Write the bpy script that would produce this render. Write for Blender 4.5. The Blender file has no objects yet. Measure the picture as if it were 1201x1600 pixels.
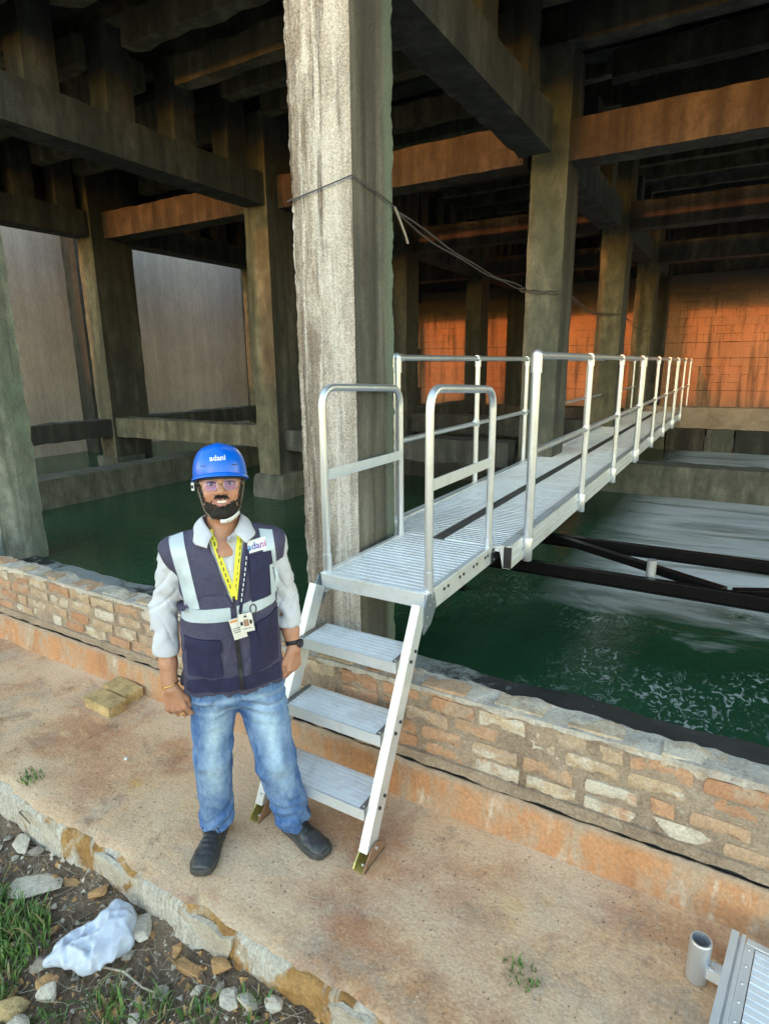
import bpy, bmesh, math, random
import numpy as np
from mathutils import Vector, Matrix, noise as mnoise
from mathutils.bvhtree import BVHTree
random.seed(7)
rng = np.random.default_rng(7)
R = math.radians
SC = bpy.context.scene
COL = SC.collection

# ------------------------------------------------------------------ camera
def make_camera():
    yaw, pitch, roll = R(-30.45), R(13.87), R(0.56)
    f = Vector((math.sin(yaw)*math.cos(pitch), math.cos(yaw)*math.cos(pitch), -math.sin(pitch)))
    r = Vector((math.cos(yaw), -math.sin(yaw), 0))
    d = f.cross(r)
    r2 = r*math.cos(roll) + d*math.sin(roll)
    d2 = -r*math.sin(roll) + d*math.cos(roll)
    cam = bpy.data.cameras.new('camera')
    cam.sensor_fit = 'VERTICAL'; cam.sensor_height = 24.0
    cam.lens = 932.0/1600.0*24.0
    cam.clip_start = 0.05; cam.clip_end = 500
    o = bpy.data.objects.new('camera', cam); COL.objects.link(o)
    m = Matrix((r2, -d2, -f)).transposed().to_4x4()
    m.translation = Vector((0, 0, 2.15))
    o.matrix_world = m
    SC.camera = o
make_camera()

# ------------------------------------------------------------------ world, sun, exposure
SUN_D, SUN_S = 0.03, 0.07                 # sideways and downward slope of the low evening sun
w = bpy.data.worlds.new('World'); SC.world = w; w.use_nodes = True
wn = w.node_tree.nodes; wl = w.node_tree.links
bg = wn['Background']
sky = wn.new('ShaderNodeTexSky'); sky.sky_type = 'NISHITA'; sky.sun_disc = False
sky.sun_elevation = R(4.0); sky.sun_rotation = math.pi + SUN_D
sky.air_density = 1.0; sky.dust_density = 0.2; sky.ozone_density = 0.8
wl.new(sky.outputs[0], bg.inputs[0]); bg.inputs[1].default_value = 0.15
sun = bpy.data.lights.new('sun', 'SUN'); sun.energy = 0.18; sun.angle = R(0.6); sun.color = (1.0, 0.32, 0.095)
so = bpy.data.objects.new('sun', sun); COL.objects.link(so)
so.rotation_euler = Vector((SUN_D, 1.0, -SUN_S)).to_track_quat('-Z', 'Y').to_euler()
SC.view_settings.view_transform = 'Standard'; SC.view_settings.look = 'None'
SC.view_settings.gamma = 1.0; SC.view_settings.exposure = 3.4
SC.view_settings.use_curve_mapping = False
SC.render.engine = 'CYCLES'
SC.cycles.use_denoising = True
SC.cycles.max_bounces = 7; SC.cycles.diffuse_bounces = 4

# ------------------------------------------------------------------ material helpers
class NT:
    def __init__(s, name):
        s.m = bpy.data.materials.new(name); s.m.use_nodes = True
        s.t = s.m.node_tree; s.n = s.t.nodes; s.l = s.t.links
        s.b = s.n['Principled BSDF']
        s._pos = None
    def inp(s, sock, v):
        if v is None: return
        if hasattr(v, 'is_output'): s.l.new(v, sock)
        elif isinstance(v, (tuple, list)):
            if len(v) == 3 and sock.type == 'RGBA': v = (*v, 1)
            sock.default_value = v
        else: sock.default_value = v
    def pos(s, sc=(1,1,1), obj=False, off=(0,0,0)):
        if obj: src = s.n.new('ShaderNodeTexCoord').outputs['Object']
        else: src = s.n.new('ShaderNodeNewGeometry').outputs['Position']
        mp = s.n.new('ShaderNodeMapping'); s.l.new(src, mp.inputs[0])
        mp.inputs['Scale'].default_value = sc; mp.inputs['Location'].default_value = off
        return mp.outputs[0]
    def noise(s, vec, scale, detail=4, rough=.55, dist=0):
        n = s.n.new('ShaderNodeTexNoise'); s.l.new(vec, n.inputs['Vector'])
        n.inputs['Scale'].default_value = scale; n.inputs['Detail'].default_value = detail
        n.inputs['Roughness'].default_value = rough; n.inputs['Distortion'].default_value = dist
        return n.outputs['Fac']
    def voro(s, vec, scale, feat='F1', out='Distance'):
        n = s.n.new('ShaderNodeTexVoronoi'); n.feature = feat; s.l.new(vec, n.inputs['Vector'])
        n.inputs['Scale'].default_value = scale
        return n.outputs[out]
    def ramp(s, fac, stops, interp='LINEAR'):
        n = s.n.new('ShaderNodeValToRGB'); n.color_ramp.interpolation = interp
        e = n.color_ramp.elements
        while len(e) < len(stops): e.new(.5)
        for k, (p, c) in enumerate(stops):
            e[k].position = p
            e[k].color = (c, c, c, 1) if not isinstance(c, (tuple, list)) else (*c, 1)
        s.l.new(fac, n.inputs[0]); return n.outputs[0]
    def mix(s, fac, a, b, mode='MIX'):
        n = s.n.new('ShaderNodeMix'); n.data_type = 'RGBA'; n.blend_type = mode; n.clamp_result = True
        s.inp(n.inputs[0], fac); s.inp(n.inputs[6], a); s.inp(n.inputs[7], b)
        return n.outputs[2]
    def math(s, op, a, b=None, clamp=False):
        n = s.n.new('ShaderNodeMath'); n.operation = op; n.use_clamp = clamp
        s.inp(n.inputs[0], a); s.inp(n.inputs[1], b); return n.outputs[0]
    def sep(s, vec):
        n = s.n.new('ShaderNodeSeparateXYZ'); s.l.new(vec, n.inputs[0]); return n.outputs
    def bump(s, h, strength=.4, dist=.01, normal=None):
        n = s.n.new('ShaderNodeBump'); n.inputs['Strength'].default_value = strength
        n.inputs['Distance'].default_value = dist; s.l.new(h, n.inputs['Height'])
        if normal: s.l.new(normal, n.inputs['Normal'])
        s.l.new(n.outputs[0], s.b.inputs['Normal']); return n.outputs[0]
    def rnd(s):
        return s.n.new('ShaderNodeObjectInfo').outputs['Random']
    def out(s, color=None, rough=.8, metal=0., spec=None, **kw):
        s.inp(s.b.inputs['Base Color'], color); s.inp(s.b.inputs['Roughness'], rough)
        s.inp(s.b.inputs['Metallic'], metal)
        if spec is not None: s.b.inputs['Specular IOR Level'].default_value = spec
        for k, v in kw.items(): s.inp(s.b.inputs[k.replace('_', ' ')], v)
        return s.m

def concrete(name, cols, streak=.22, patch=(1.0, .5), tint=None, bump=.5, rough=.9, wet=None):
    """board-marked weathered concrete: vertical streaks, blotches, fine grain"""
    t = NT(name)
    st = t.noise(t.pos((1, 1, streak*.35)), 4.5, 6, .62, .4)
    bl = t.noise(t.pos(), 1.6, 5, .6)
    fine = t.noise(t.pos(), 55, 4, .7)
    mid = t.noise(t.pos((1,1,.6)), 9, 5, .65)
    c = t.ramp(st, [(.30, cols[0]), (.48, cols[1]), (.68, cols[2])])
    if tint: c = t.mix(t.ramp(bl, [(.48, 0.), (.66, .85)]), c, tint)
    c = t.mix(t.ramp(mid, [(.35, .55), (.62, 0.)]), c, cols[0])
    c = t.mix(.35, c, t.ramp(fine, [(.3, .25), (.7, .75)]), 'OVERLAY')
    h = t.math('ADD', t.math('MULTIPLY', mid, .8), t.math('MULTIPLY', fine, .5))
    t.bump(h, bump, .02)
    return t.out(c, rough)

# ------------------------------------------------------------------ mesh helpers
class MB:
    """collects shapes into ONE mesh"""
    def __init__(s): s.v = []; s.f = []; s.mi = []; s.sm = []
    def add(s, verts, faces, mi=0, smooth=False):
        o = len(s.v); s.v += [tuple(p) for p in verts]
        s.f += [tuple(i+o for i in f) for f in faces]
        s.mi += [mi]*len(faces); s.sm += [smooth]*len(faces); return s
    def box(s, lo, hi, mi=0):
        x0, y0, z0 = lo; x1, y1, z1 = hi
        v = [(x0,y0,z0),(x1,y0,z0),(x1,y1,z0),(x0,y1,z0),(x0,y0,z1),(x1,y0,z1),(x1,y1,z1),(x0,y1,z1)]
        return s.add(v, [(0,3,2,1),(4,5,6,7),(0,1,5,4),(1,2,6,5),(2,3,7,6),(3,0,4,7)], mi)
    def bar(s, p0, p1, w, h, up=(0,0,1), mi=0):
        """rectangular bar from p0 to p1; h along 'up', w across"""
        p0, p1, up = Vector(p0), Vector(p1), Vector(up)
        d = (p1-p0).normalized(); x = d.cross(up)
        if x.length < 1e-5: x = d.cross(Vector((0,1,0)))
        x.normalize(); u = x.cross(d).normalized()
        v = [p + x*a*w/2 + u*b*h/2 for p in (p0, p1) for a, b in ((-1,-1),(1,-1),(1,1),(-1,1))]
        return s.add(v, [(0,1,2,3),(4,7,6,5),(0,4,5,1),(1,5,6,2),(2,6,7,3),(3,7,4,0)], mi)
    def tube(s, pts, r, n=10, caps=True, mi=0, closed=False):
        pts = [Vector(p) for p in pts]; k = len(pts)
        rr = r if isinstance(r, (list, tuple)) else [r]*k
        rings = []; prev = None
        for i, p in enumerate(pts):
            a = pts[i-1] if (i or closed) else p; b = pts[(i+1) % k] if (i < k-1 or closed) else p
            d = (b-a).normalized()
            if prev is None:
                x = d.cross(Vector((0,0,1)))
                if x.length < 1e-3: x = d.cross(Vector((1,0,0)))
            else: x = prev - d*prev.dot(d)
            x.normalize(); prev = x; y = d.cross(x)
            rings.append([p + (x*math.cos(2*math.pi*j/n) + y*math.sin(2*math.pi*j/n))*rr[i] for j in range(n)])
        v = [q for ring in rings for q in ring]; f = []
        for i in range(k if closed else k-1):
            i2 = (i+1) % k
            for j in range(n):
                j2 = (j+1) % n; f.append((i*n+j, i*n+j2, i2*n+j2, i2*n+j))
        s.add(v, f, mi, True)
        if caps and not closed:
            s.add(rings[0], [tuple(range(n))[::-1]], mi); s.add(rings[-1], [tuple(range(n))], mi)
        return s
    def sphere(s, c, r, n=10, m=6, mi=0):
        c = Vector(c); r = Vector((r,)*3) if not hasattr(r, '__len__') else Vector(r)
        v = []; f = []
        for i in range(m+1):
            th = math.pi*i/m
            for j in range(n):
                ph = 2*math.pi*j/n
                v.append((c.x+r.x*math.sin(th)*math.cos(ph), c.y+r.y*math.sin(th)*math.sin(ph), c.z+r.z*math.cos(th)))
        for i in range(m):
            for j in range(n):
                f.append((i*n+j, (i+1)*n+j, (i+1)*n+(j+1) % n, i*n+(j+1) % n))
        return s.add(v, f, mi, True)
    def mesh(s, name, mats, weld=False):
        me = bpy.data.meshes.new(name); me.from_pydata(s.v, [], s.f)
        for m in (mats if isinstance(mats, (list, tuple)) else [mats]): me.materials.append(m)
        me.polygons.foreach_set('material_index', s.mi); me.polygons.foreach_set('use_smooth', s.sm)
        if weld:
            bm = bmesh.new(); bm.from_mesh(me); bmesh.ops.remove_doubles(bm, verts=bm.verts, dist=1e-4)
            bmesh.ops.recalc_face_normals(bm, faces=bm.faces); bm.to_mesh(me); bm.free()
            me.set_sharp_from_angle(angle=R(42))
        me.update(); return me
    def build(s, name, mats, parent=None, bevel=0, weld=False, loc=None):
        return obj(name, s.mesh(name, mats, weld), parent, bevel, loc)

def obj(name, me, parent=None, bevel=0, loc=None):
    o = bpy.data.objects.new(name, me); COL.objects.link(o)
    if parent is not None: o.parent = parent
    if loc is not None: o.location = loc
    if bevel:
        b = o.modifiers.new('bevel', 'BEVEL'); b.width = bevel; b.segments = 2; b.limit_method = 'ANGLE'; b.angle_limit = R(40)
        b.harden_normals = False
    return o
def tag(o, label=None, cat=None, group=None, kind=None):
    if label: o['label'] = label
    if cat: o['category'] = cat
    if group: o['group'] = group
    if kind: o['kind'] = kind
    return o
def thing(name, label, cat, loc=(0,0,0), rz=0, group=None):
    o = bpy.data.objects.new(name, None); COL.objects.link(o); o.empty_display_size = .1
    o.location = loc; o.rotation_euler = (0, 0, rz)
    return tag(o, label, cat, group)
def fbm(p, sc, oct=3, seed=0.):
    return mnoise.fractal(Vector(p)*sc + Vector((seed, seed*1.7, -seed)), 1.0, 2.0, oct)
def rough_box(lo, hi, step, amp, seed=0., sc=6., matf=None, chip=0., grain=0.):
    """box cut into a grid whose surface is uneven; matf(normal axis, sign) picks the material index"""
    lo, hi = Vector(lo), Vector(hi); mb = MB(); c = (lo+hi)/2
    for ax in range(3):
        a, b = [(1,2),(0,2),(0,1)][ax]
        na = max(1, round((hi[a]-lo[a])/step)); nb = max(1, round((hi[b]-lo[b])/step))
        for sg in (0, 1):
            v = []
            for i in range(na+1):
                for j in range(nb+1):
                    p = Vector((0,0,0)); p[ax] = (lo, hi)[sg][ax]
                    p[a] = lo[a]+(hi[a]-lo[a])*i/na; p[b] = lo[b]+(hi[b]-lo[b])*j/nb
                    d = Vector([(1 if p[k] > hi[k]-1e-5 else -1 if p[k] < lo[k]+1e-5 else 0) for k in range(3)])
                    n = fbm(p, sc, 4, seed)
                    q = p + d*amp*n
                    if grain: q = q + d*grain*fbm(p, 34., 3, seed+4)
                    if chip and abs(d.x)+abs(d.y)+abs(d.z) > 1.5:
                        q -= d*chip*max(0., fbm(p, sc*1.3, 3, seed+9)+.1)
                    v.append(q)
            fs = []
            for i in range(na):
                for j in range(nb):
                    q = (i*(nb+1)+j, (i+1)*(nb+1)+j, (i+1)*(nb+1)+j+1, i*(nb+1)+j+1)
                    fs.append(q if (sg ^ (ax == 1)) else q[::-1])
            mb.add(v, fs, matf(ax, sg) if matf else 0, True)
    return mb

# ================================================================== MATERIALS OF THE SETTING
M = {}
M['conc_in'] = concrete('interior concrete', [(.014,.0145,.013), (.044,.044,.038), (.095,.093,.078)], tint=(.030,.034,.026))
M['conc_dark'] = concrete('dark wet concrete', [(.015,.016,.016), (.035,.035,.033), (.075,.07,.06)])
M['conc_olive'] = concrete('olive stained concrete', [(.038,.034,.023), (.12,.108,.070), (.225,.205,.14)], tint=(.085,.085,.052))
M['conc_sill'] = concrete('mossy sill concrete', [(.045,.048,.038), (.105,.105,.083), (.18,.175,.14)], tint=(.075,.085,.062), streak=.8)
M['conc_green'] = concrete('algae stained concrete', [(.07,.08,.065), (.19,.21,.17), (.37,.38,.33)], tint=(.15,.20,.15), bump=.8)
def pillar_front():
    t = NT('pale weathered render')
    st = t.noise(t.pos((1,1,.13)), 6.5, 7, .68, .7); st2 = t.noise(t.pos((1,1,.25), off=(3,1,2)), 20, 6, .7, .5)
    bl = t.noise(t.pos((1,1,.55)), 2.4, 5, .6, .5); gr = t.noise(t.pos(), 120, 3, .8); sp = t.noise(t.pos((1,1,.8)), 38, 4, .7)
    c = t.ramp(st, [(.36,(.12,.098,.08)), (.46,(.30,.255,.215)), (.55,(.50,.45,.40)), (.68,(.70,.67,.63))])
    c = t.mix(t.ramp(bl, [(.50,0.), (.58,.85)]), c, (.235,.19,.15))
    c = t.mix(t.ramp(st2, [(.55,0.), (.7,.55)]), c, (.62,.60,.57))
    c = t.mix(t.ramp(t.math('MULTIPLY', t.math('ADD', sp, st2), .5), [(.36,.7), (.46,0.)]), c, (.15,.125,.10))
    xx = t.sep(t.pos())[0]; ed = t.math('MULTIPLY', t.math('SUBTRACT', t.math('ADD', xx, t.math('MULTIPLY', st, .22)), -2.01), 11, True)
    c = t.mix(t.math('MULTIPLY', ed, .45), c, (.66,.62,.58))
    dk = t.noise(t.pos((1,1,.10), off=(7,0,1)), 7, 6, .7, .6); c = t.mix(t.ramp(dk, [(.52,0.), (.60,.8)]), c, (.235,.19,.15))
    sk = t.noise(t.pos((1,1,.045), off=(2,0,5)), 10, 6, .65, .25); c = t.mix(t.ramp(sk, [(.52,0.), (.60,.85)]), c, (.115,.088,.068))
    sl = t.noise(t.pos((1,1,.05), off=(12,0,3)), 13, 6, .65, .3); c = t.mix(t.ramp(sl, [(.54,0.), (.62,.8)]), c, (.70,.67,.64))
    c = t.mix(.8, c, t.ramp(gr, [(.3,.15), (.7,.85)]), 'OVERLAY')
    t.bump(t.math('ADD', t.math('MULTIPLY', sp, 1.), t.math('MULTIPLY', gr, .8)), .9, .02)
    return t.out(c, .95)
M['pillar_front'] = pillar_front()
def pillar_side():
    t = NT('grey pillar side with green rear edge')  # side face's shade painted in as darker grey; the green edge is moss
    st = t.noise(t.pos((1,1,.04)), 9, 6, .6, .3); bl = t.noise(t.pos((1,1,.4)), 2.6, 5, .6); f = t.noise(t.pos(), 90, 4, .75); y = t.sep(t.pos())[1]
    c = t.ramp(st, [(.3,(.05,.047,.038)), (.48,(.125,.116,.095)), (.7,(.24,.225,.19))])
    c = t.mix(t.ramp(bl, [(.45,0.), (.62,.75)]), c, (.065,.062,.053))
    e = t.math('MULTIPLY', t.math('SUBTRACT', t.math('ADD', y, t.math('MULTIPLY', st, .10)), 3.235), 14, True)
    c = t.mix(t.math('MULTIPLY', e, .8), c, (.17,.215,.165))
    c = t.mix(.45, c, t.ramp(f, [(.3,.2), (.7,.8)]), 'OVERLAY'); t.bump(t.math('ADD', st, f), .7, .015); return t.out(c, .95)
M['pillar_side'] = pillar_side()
M['grey_wall'] = None
def grey_wall():
    t = NT('grey rain streaked render')
    st = t.noise(t.pos((1,1,.05)), 5, 6, .65); bl = t.noise(t.pos(), .8, 4); f = t.noise(t.pos((1,1,.25)), 30, 3, .7)
    c = t.ramp(st, [(.3,(.37,.30,.255)), (.7,(.52,.435,.375))])
    c = t.mix(t.ramp(bl, [(.4,0.), (.65,.6)]), c, (.33,.265,.225))
    c = t.mix(.35, c, t.ramp(f, [(.3,.3), (.7,.7)]), 'OVERLAY')
    t.bump(f, .3, .02); return t.out(c, .9)
M['grey_wall'] = grey_wall()
def block_mat():
    t = NT('red ochre blockwork')
    n = t.noise(t.pos((1,1,.3)), 1.6, 5, .6); f = t.noise(t.pos(), 25, 4, .7); st = t.noise(t.pos((1,1,.08)), 4.5, 5, .6)
    c = t.ramp(n, [(.3,(.36,.17,.095)), (.7,(.58,.31,.18))])
    c = t.mix(t.math('MULTIPLY', t.rnd(), .35), c, (.33,.24,.17))
    c = t.mix(t.ramp(st, [(.50,0.), (.64,.75)]), c, (.10,.07,.05)); zt = t.sep(t.pos())[2]; c = t.mix(t.math('MULTIPLY', t.math('SUBTRACT', t.math('ADD', zt, t.math('MULTIPLY', n, .8)), 3.75), 2.2, True), c, (.13,.10,.08))  # height mix darkens the upper wall: shade above the sunlit part, painted in
    c = t.mix(.3, c, t.ramp(f, [(.3,.25), (.7,.75)]), 'OVERLAY')
    t.bump(f, .5, .01); return t.out(c, .9)
M['block'] = block_mat()
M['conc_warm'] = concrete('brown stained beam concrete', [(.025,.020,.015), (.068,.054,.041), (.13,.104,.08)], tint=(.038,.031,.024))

def platform_mat():
    t = NT('dusty worn slab')
    a = t.noise(t.pos(), 1.1, 6, .62, .6); b = t.noise(t.pos(), 5, 6, .7, .4); f = t.noise(t.pos(), 70, 4, .75); g = t.noise(t.pos((1.6,.7,1)), 2.2, 5, .6)
    c = t.ramp(a, [(.30,(.24,.13,.082)), (.42,(.48,.285,.165)), (.54,(.64,.44,.28)), (.68,(.66,.51,.36))])
    c = t.mix(t.ramp(g, [(.52,0.), (.64,.75)]), c, (.47,.395,.32))
    c = t.mix(t.ramp(b, [(.54,0.), (.64,.8)]), c, (.62,.46,.30))
    c = t.mix(t.ramp(b, [(.32,.7), (.44,0.)]), c, (.21,.12,.08))
    oy = t.noise(t.pos(off=(5,2,0)), 2.6, 5, .6)
    c = t.mix(t.ramp(oy, [(.63,0.), (.71,.75)]), c, (.60,.38,.12))
    sp = t.voro(t.pos(), 26); c = t.mix(t.ramp(sp, [(.06,.8), (.14,0.)]), c, (.55,.50,.43))
    h3 = t.noise(t.pos(), 24, 5, .75, .3); c = t.mix(t.ramp(h3, [(.34,.45), (.45,0.)]), c, (.28,.17,.12)); c = t.mix(t.ramp(h3, [(.58,0.), (.68,.5)]), c, (.66,.56,.45))
    gs = t.noise(t.pos((.6,1.5,1), off=(4,8,0)), 1.5, 6, .65, .8); c = t.mix(t.ramp(gs, [(.52,0.), (.62,.6)]), c, (.40,.335,.28)); rs = t.noise(t.pos((1,1,1), off=(14,8,0)), 1.9, 6, .65, .8); c = t.mix(t.ramp(rs, [(.56,0.), (.64,.55)]), c, (.40,.20,.13))
    gr2 = t.noise(t.pos((1,1.6,1), off=(9,3,0)), .8, 5, .6); c = t.mix(t.ramp(gr2, [(.46,0.), (.58,.7)]), c, (.68,.55,.42))
    c = t.mix(.42, c, t.ramp(f, [(.3,.18), (.7,.82)]), 'OVERLAY'); c = t.mix(1., c, (1.,.91,.83), 'MULTIPLY')
    t.bump(t.math('ADD', t.math('MULTIPLY', b, 1.2), t.math('MULTIPLY', f, .5)), .55, .02)
    return t.out(c, .95)
M['platform'] = platform_mat()
def edge_mat():
    t = NT('broken orange slab edge')
    a = t.noise(t.pos((1,1,2)), 4, 6, .7, .5); f = t.noise(t.pos(), 60, 4, .8); l = t.noise(t.pos((1.5,1,1)), 2.3, 5, .6, .5)
    c = t.ramp(a, [(.3,(.17,.08,.025)), (.5,(.36,.19,.06)), (.7,(.47,.28,.11))])
    dg = t.n.new('ShaderNodeMapping'); t.l.new(t.pos(), dg.inputs[0]); dg.inputs['Rotation'].default_value = (0, .6, 0); dg.inputs['Scale'].default_value = (9, 1, 1.2)
    fib = t.noise(dg.outputs[0], 9, 5, .7)
    c = t.mix(t.ramp(l, [(.46,0.), (.53,.95)]), c, t.ramp(fib, [(.3,(.36,.29,.22)), (.5,(.53,.48,.41)), (.7,(.64,.60,.54))]))
    c = t.mix(.6, c, t.ramp(f, [(.3,.2), (.7,.8)]), 'OVERLAY')
    t.bump(t.math('ADD', a, t.math('MULTIPLY', f, .6)), .9, .025); return t.out(c, .95)
M['edge'] = edge_mat()
def plaster_mat():
    t = NT('pale flaking lime plaster')
    a = t.noise(t.pos(), 9, 6, .7); f = t.noise(t.pos((1,1,3)), 45, 4, .8)
    c = t.ramp(a, [(.3,(.40,.31,.22)), (.5,(.56,.48,.38)), (.7,(.66,.59,.50))])
    c = t.mix(.5, c, t.ramp(f, [(.3,.2), (.7,.8)]), 'OVERLAY')
    t.bump(t.math('ADD', a, f), .8, .015); return t.out(c, .95)
M['plaster'] = plaster_mat()
def kerb_mat():
    t = NT('orange painted kerb')
    a = t.noise(t.pos((1,1,.5)), 2.6, 5, .6); f = t.noise(t.pos(), 60, 4, .75); d = t.noise(t.pos((1,1,.35)), 7, 5, .65)
    z = t.sep(t.pos())[2]
    c = t.ramp(a, [(.3,(.30,.145,.075)), (.5,(.46,.22,.10)), (.7,(.44,.26,.15))])
    c = t.mix(t.ramp(d, [(.47,0.), (.60,.85)]), c, (.38,.285,.20)); wt = t.noise(t.pos((1,1,.25), off=(4,0,1)), 9, 5, .7); c = t.mix(t.ramp(wt, [(.58,0.), (.68,.7)]), c, (.55,.46,.37))
    up = t.math('MULTIPLY', t.math('SUBTRACT', z, .165), 22, True)
    c = t.mix(t.math('MULTIPLY', up, .85), c, (.33,.25,.185))
    c = t.mix(.4, c, t.ramp(f, [(.3,.2), (.7,.8)]), 'OVERLAY')
    t.bump(t.math('ADD', d, t.math('MULTIPLY', f, .5)), .6, .012); return t.out(c, .9)
M['kerb'] = kerb_mat()
def brick_mat():
    t = NT('weathered brick with lime wash')
    r = t.rnd(); a = t.noise(t.pos(), 12, 5, .7); f = t.noise(t.pos(), 80, 4, .75); l = t.noise(t.pos((1,1,1.6)), 7, 5, .65, .4)
    c = t.ramp(r, [(0.,(.38,.19,.105)), (.3,(.45,.255,.15)), (.55,(.41,.29,.19)), (.8,(.50,.38,.25)), (1.,(.43,.22,.12))])
    thr = t.ramp(r, [(.0,.34), (.45,.41), (.68,.50), (.84,.60), (.93,.85), (1.,.4)])
    m = t.math('MULTIPLY', t.math('ADD', t.math('SUBTRACT', l, .98), thr), 7, True)
    c = t.mix(m, c, (.53,.465,.38))
    sm = t.noise(t.pos(off=(1,4,2)), 5.5, 5, .68, .5); c = t.mix(t.ramp(sm, [(.52,0.), (.62,.85)]), c, (.40,.30,.215))
    c = t.mix(t.ramp(a, [(.33,.6), (.5,0.)]), c, (.25,.165,.11))
    c = t.mix(.5, c, t.ramp(f, [(.3,.2), (.7,.8)]), 'OVERLAY')
    t.bump(t.math('ADD', a, t.math('MULTIPLY', f, .6)), .8, .01); return t.out(c, .95)
M['brick'] = brick_mat()
def mortar_mat():
    t = NT('smeared brown mortar')
    a = t.noise(t.pos(), 3.2, 6, .7, .4); f = t.noise(t.pos(), 75, 4, .8); b = t.noise(t.pos(), 14, 5, .7)
    c = t.ramp(a, [(.3,(.26,.185,.13)), (.5,(.37,.28,.205)), (.7,(.44,.33,.235))])
    c = t.mix(t.ramp(b, [(.56,0.), (.7,.6)]), c, (.48,.42,.34))
    c = t.mix(.6, c, t.ramp(f, [(.3,.18), (.7,.82)]), 'OVERLAY')
    t.bump(t.math('ADD', b, t.math('MULTIPLY', f, .9)), 1., .015); return t.out(c, .97)
M['mortar'] = mortar_mat()
def coping_mat():
    t = NT('grey cement coping')
    a = t.noise(t.pos(), 4, 6, .7, .6); f = t.noise(t.pos(), 70, 4, .8); b = t.noise(t.pos(), 16, 5, .7)
    c = t.ramp(a, [(.3,(.33,.28,.235)), (.5,(.46,.415,.365)), (.7,(.60,.55,.485))])
    c = t.mix(t.ramp(b, [(.54,0.), (.64,.75)]), c, (.52,.40,.29))
    c = t.mix(t.ramp(b, [(.34,.7), (.45,0.)]), c, (.20,.165,.135))
    c = t.mix(.45, c, t.ramp(f, [(.3,.2), (.7,.8)]), 'OVERLAY')
    t.bump(t.math('ADD', b, t.math('MULTIPLY', f, .8)), .8, .012); return t.out(c, .95)
M['coping'] = coping_mat()
def ledge_mat():
    t = NT('black wet silt ledge')
    a = t.noise(t.pos(), 3, 6, .7); f = t.noise(t.pos(), 60, 4, .8); sp = t.voro(t.pos(), 9)
    c = t.ramp(a, [(.35,(.018,.017,.016)), (.7,(.055,.05,.045))])
    x = t.sep(t.pos())[0]; l = t.noise(t.pos(), 5, 6, .75, .3)
    near = t.math('SUBTRACT', 1., t.math('MULTIPLY', t.math('ABSOLUTE', t.math('ADD', x, 1.75)), 1.1), True)
    near2 = t.math('SUBTRACT', 1., t.math('MULTIPLY', t.math('ABSOLUTE', t.math('ADD', x, 5.)), .75), True)
    m = t.math('MULTIPLY', t.math('SUBTRACT', t.math('ADD', l, t.math('MULTIPLY', t.math('MAXIMUM', near, near2), .45)), .66), 9, True)
    c = t.mix(m, c, t.ramp(f, [(.35,(.20,.20,.185)), (.65,(.46,.48,.46))]))
    c = t.mix(t.ramp(sp, [(.02,1.), (.045,0.)]), c, (.7,.7,.68))
    t.bump(t.math('ADD', a, f), .6, .02); return t.out(c, .6)
M['ledge'] = ledge_mat()
def soil_mat():
    t = NT('damp brown soil')
    a = t.noise(t.pos(), 3.5, 6, .7, .3); f = t.noise(t.pos(), 55, 5, .8); v = t.voro(t.pos(), 45)
    c = t.ramp(a, [(.3,(.09,.06,.04)), (.5,(.21,.145,.095)), (.72,(.36,.265,.18))])
    c = t.mix(t.ramp(v, [(.1,.7), (.28,0.)]), c, (.27,.22,.17))
    c = t.mix(.6, c, t.ramp(f, [(.3,.15), (.7,.85)]), 'OVERLAY')
    t.bump(t.math('ADD', a, f), 1., .03); return t.out(c, .95)
M['soil'] = soil_mat()
def water_mat():
    t = NT('dark green basin water')
    p = t.pos(); xyz = t.sep(p)
    # pale mask: a grey foamy floating sheet beyond the steel frame, torn bands at its rim and, nearer the wall, flecks painted in for sky glints on wavelets
    warp = t.noise(t.pos((1,1,1)), .55, 3, .5)
    rimn = t.noise(t.pos((.7,1.2,1), off=(.4,.2,0)), 1.1, 5, .6, .9)
    band = t.noise(t.pos((.30,1.5,1), off=(.3,.15,0)), 1.3, 6, .62, 1.3)
    glint = t.noise(t.pos((1.25,.8,1)), 17, 3, .55, 1.6)
    rx = t.math('MULTIPLY', t.math('ADD', xyz[0], 1.35), 1.6, True)
    e = t.math('ADD', xyz[1], t.math('MULTIPLY', t.math('SUBTRACT', rimn, .5), 3.4))
    sheet = t.math('MULTIPLY', t.math('SUBTRACT', e, 4.75), 1.5, True)
    sheet = t.math('MULTIPLY', sheet, t.ramp(band, [(.34, .30), (.46, .75), (.58, 1.)]))
    sheet = t.math('MULTIPLY', sheet, rx)
    glint_reg = t.math('MULTIPLY', t.ramp(t.noise(t.pos(off=(2.2,7,0)), 1.15, 3, .5), [(.50,0.), (.62,1.)]), t.math('MULTIPLY', t.math('ADD', xyz[0], 2.0), .9, True))
    glint_reg = t.math('MULTIPLY', glint_reg, t.math('SUBTRACT', 6.2, xyz[1], True))
    glint_m = t.math('MULTIPLY', t.ramp(glint, [(.55, 0.), (.64, .42)]), glint_reg)
    foam_glint = t.math('MAXIMUM', t.math('MULTIPLY', sheet, .9), glint_m)
    deep = t.mix(t.ramp(warp, [(.35,0.), (.7,1.)]), (.012,.046,.021), (.026,.080,.040))
    c = t.mix(foam_glint, deep, (.66,.68,.70))
    rough = t.math('ADD', .10, t.math('MULTIPLY', foam_glint, .55))
    w1 = t.noise(t.pos((1,1,1)), 7, 3, .6, .4); w2 = t.noise(t.pos((1,1,1)), 22, 3, .6)
    t.bump(t.math('ADD', w1, t.math('MULTIPLY', w2, .45)), .35, .02)
    return t.out(c, rough, IOR=1.33)
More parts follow.
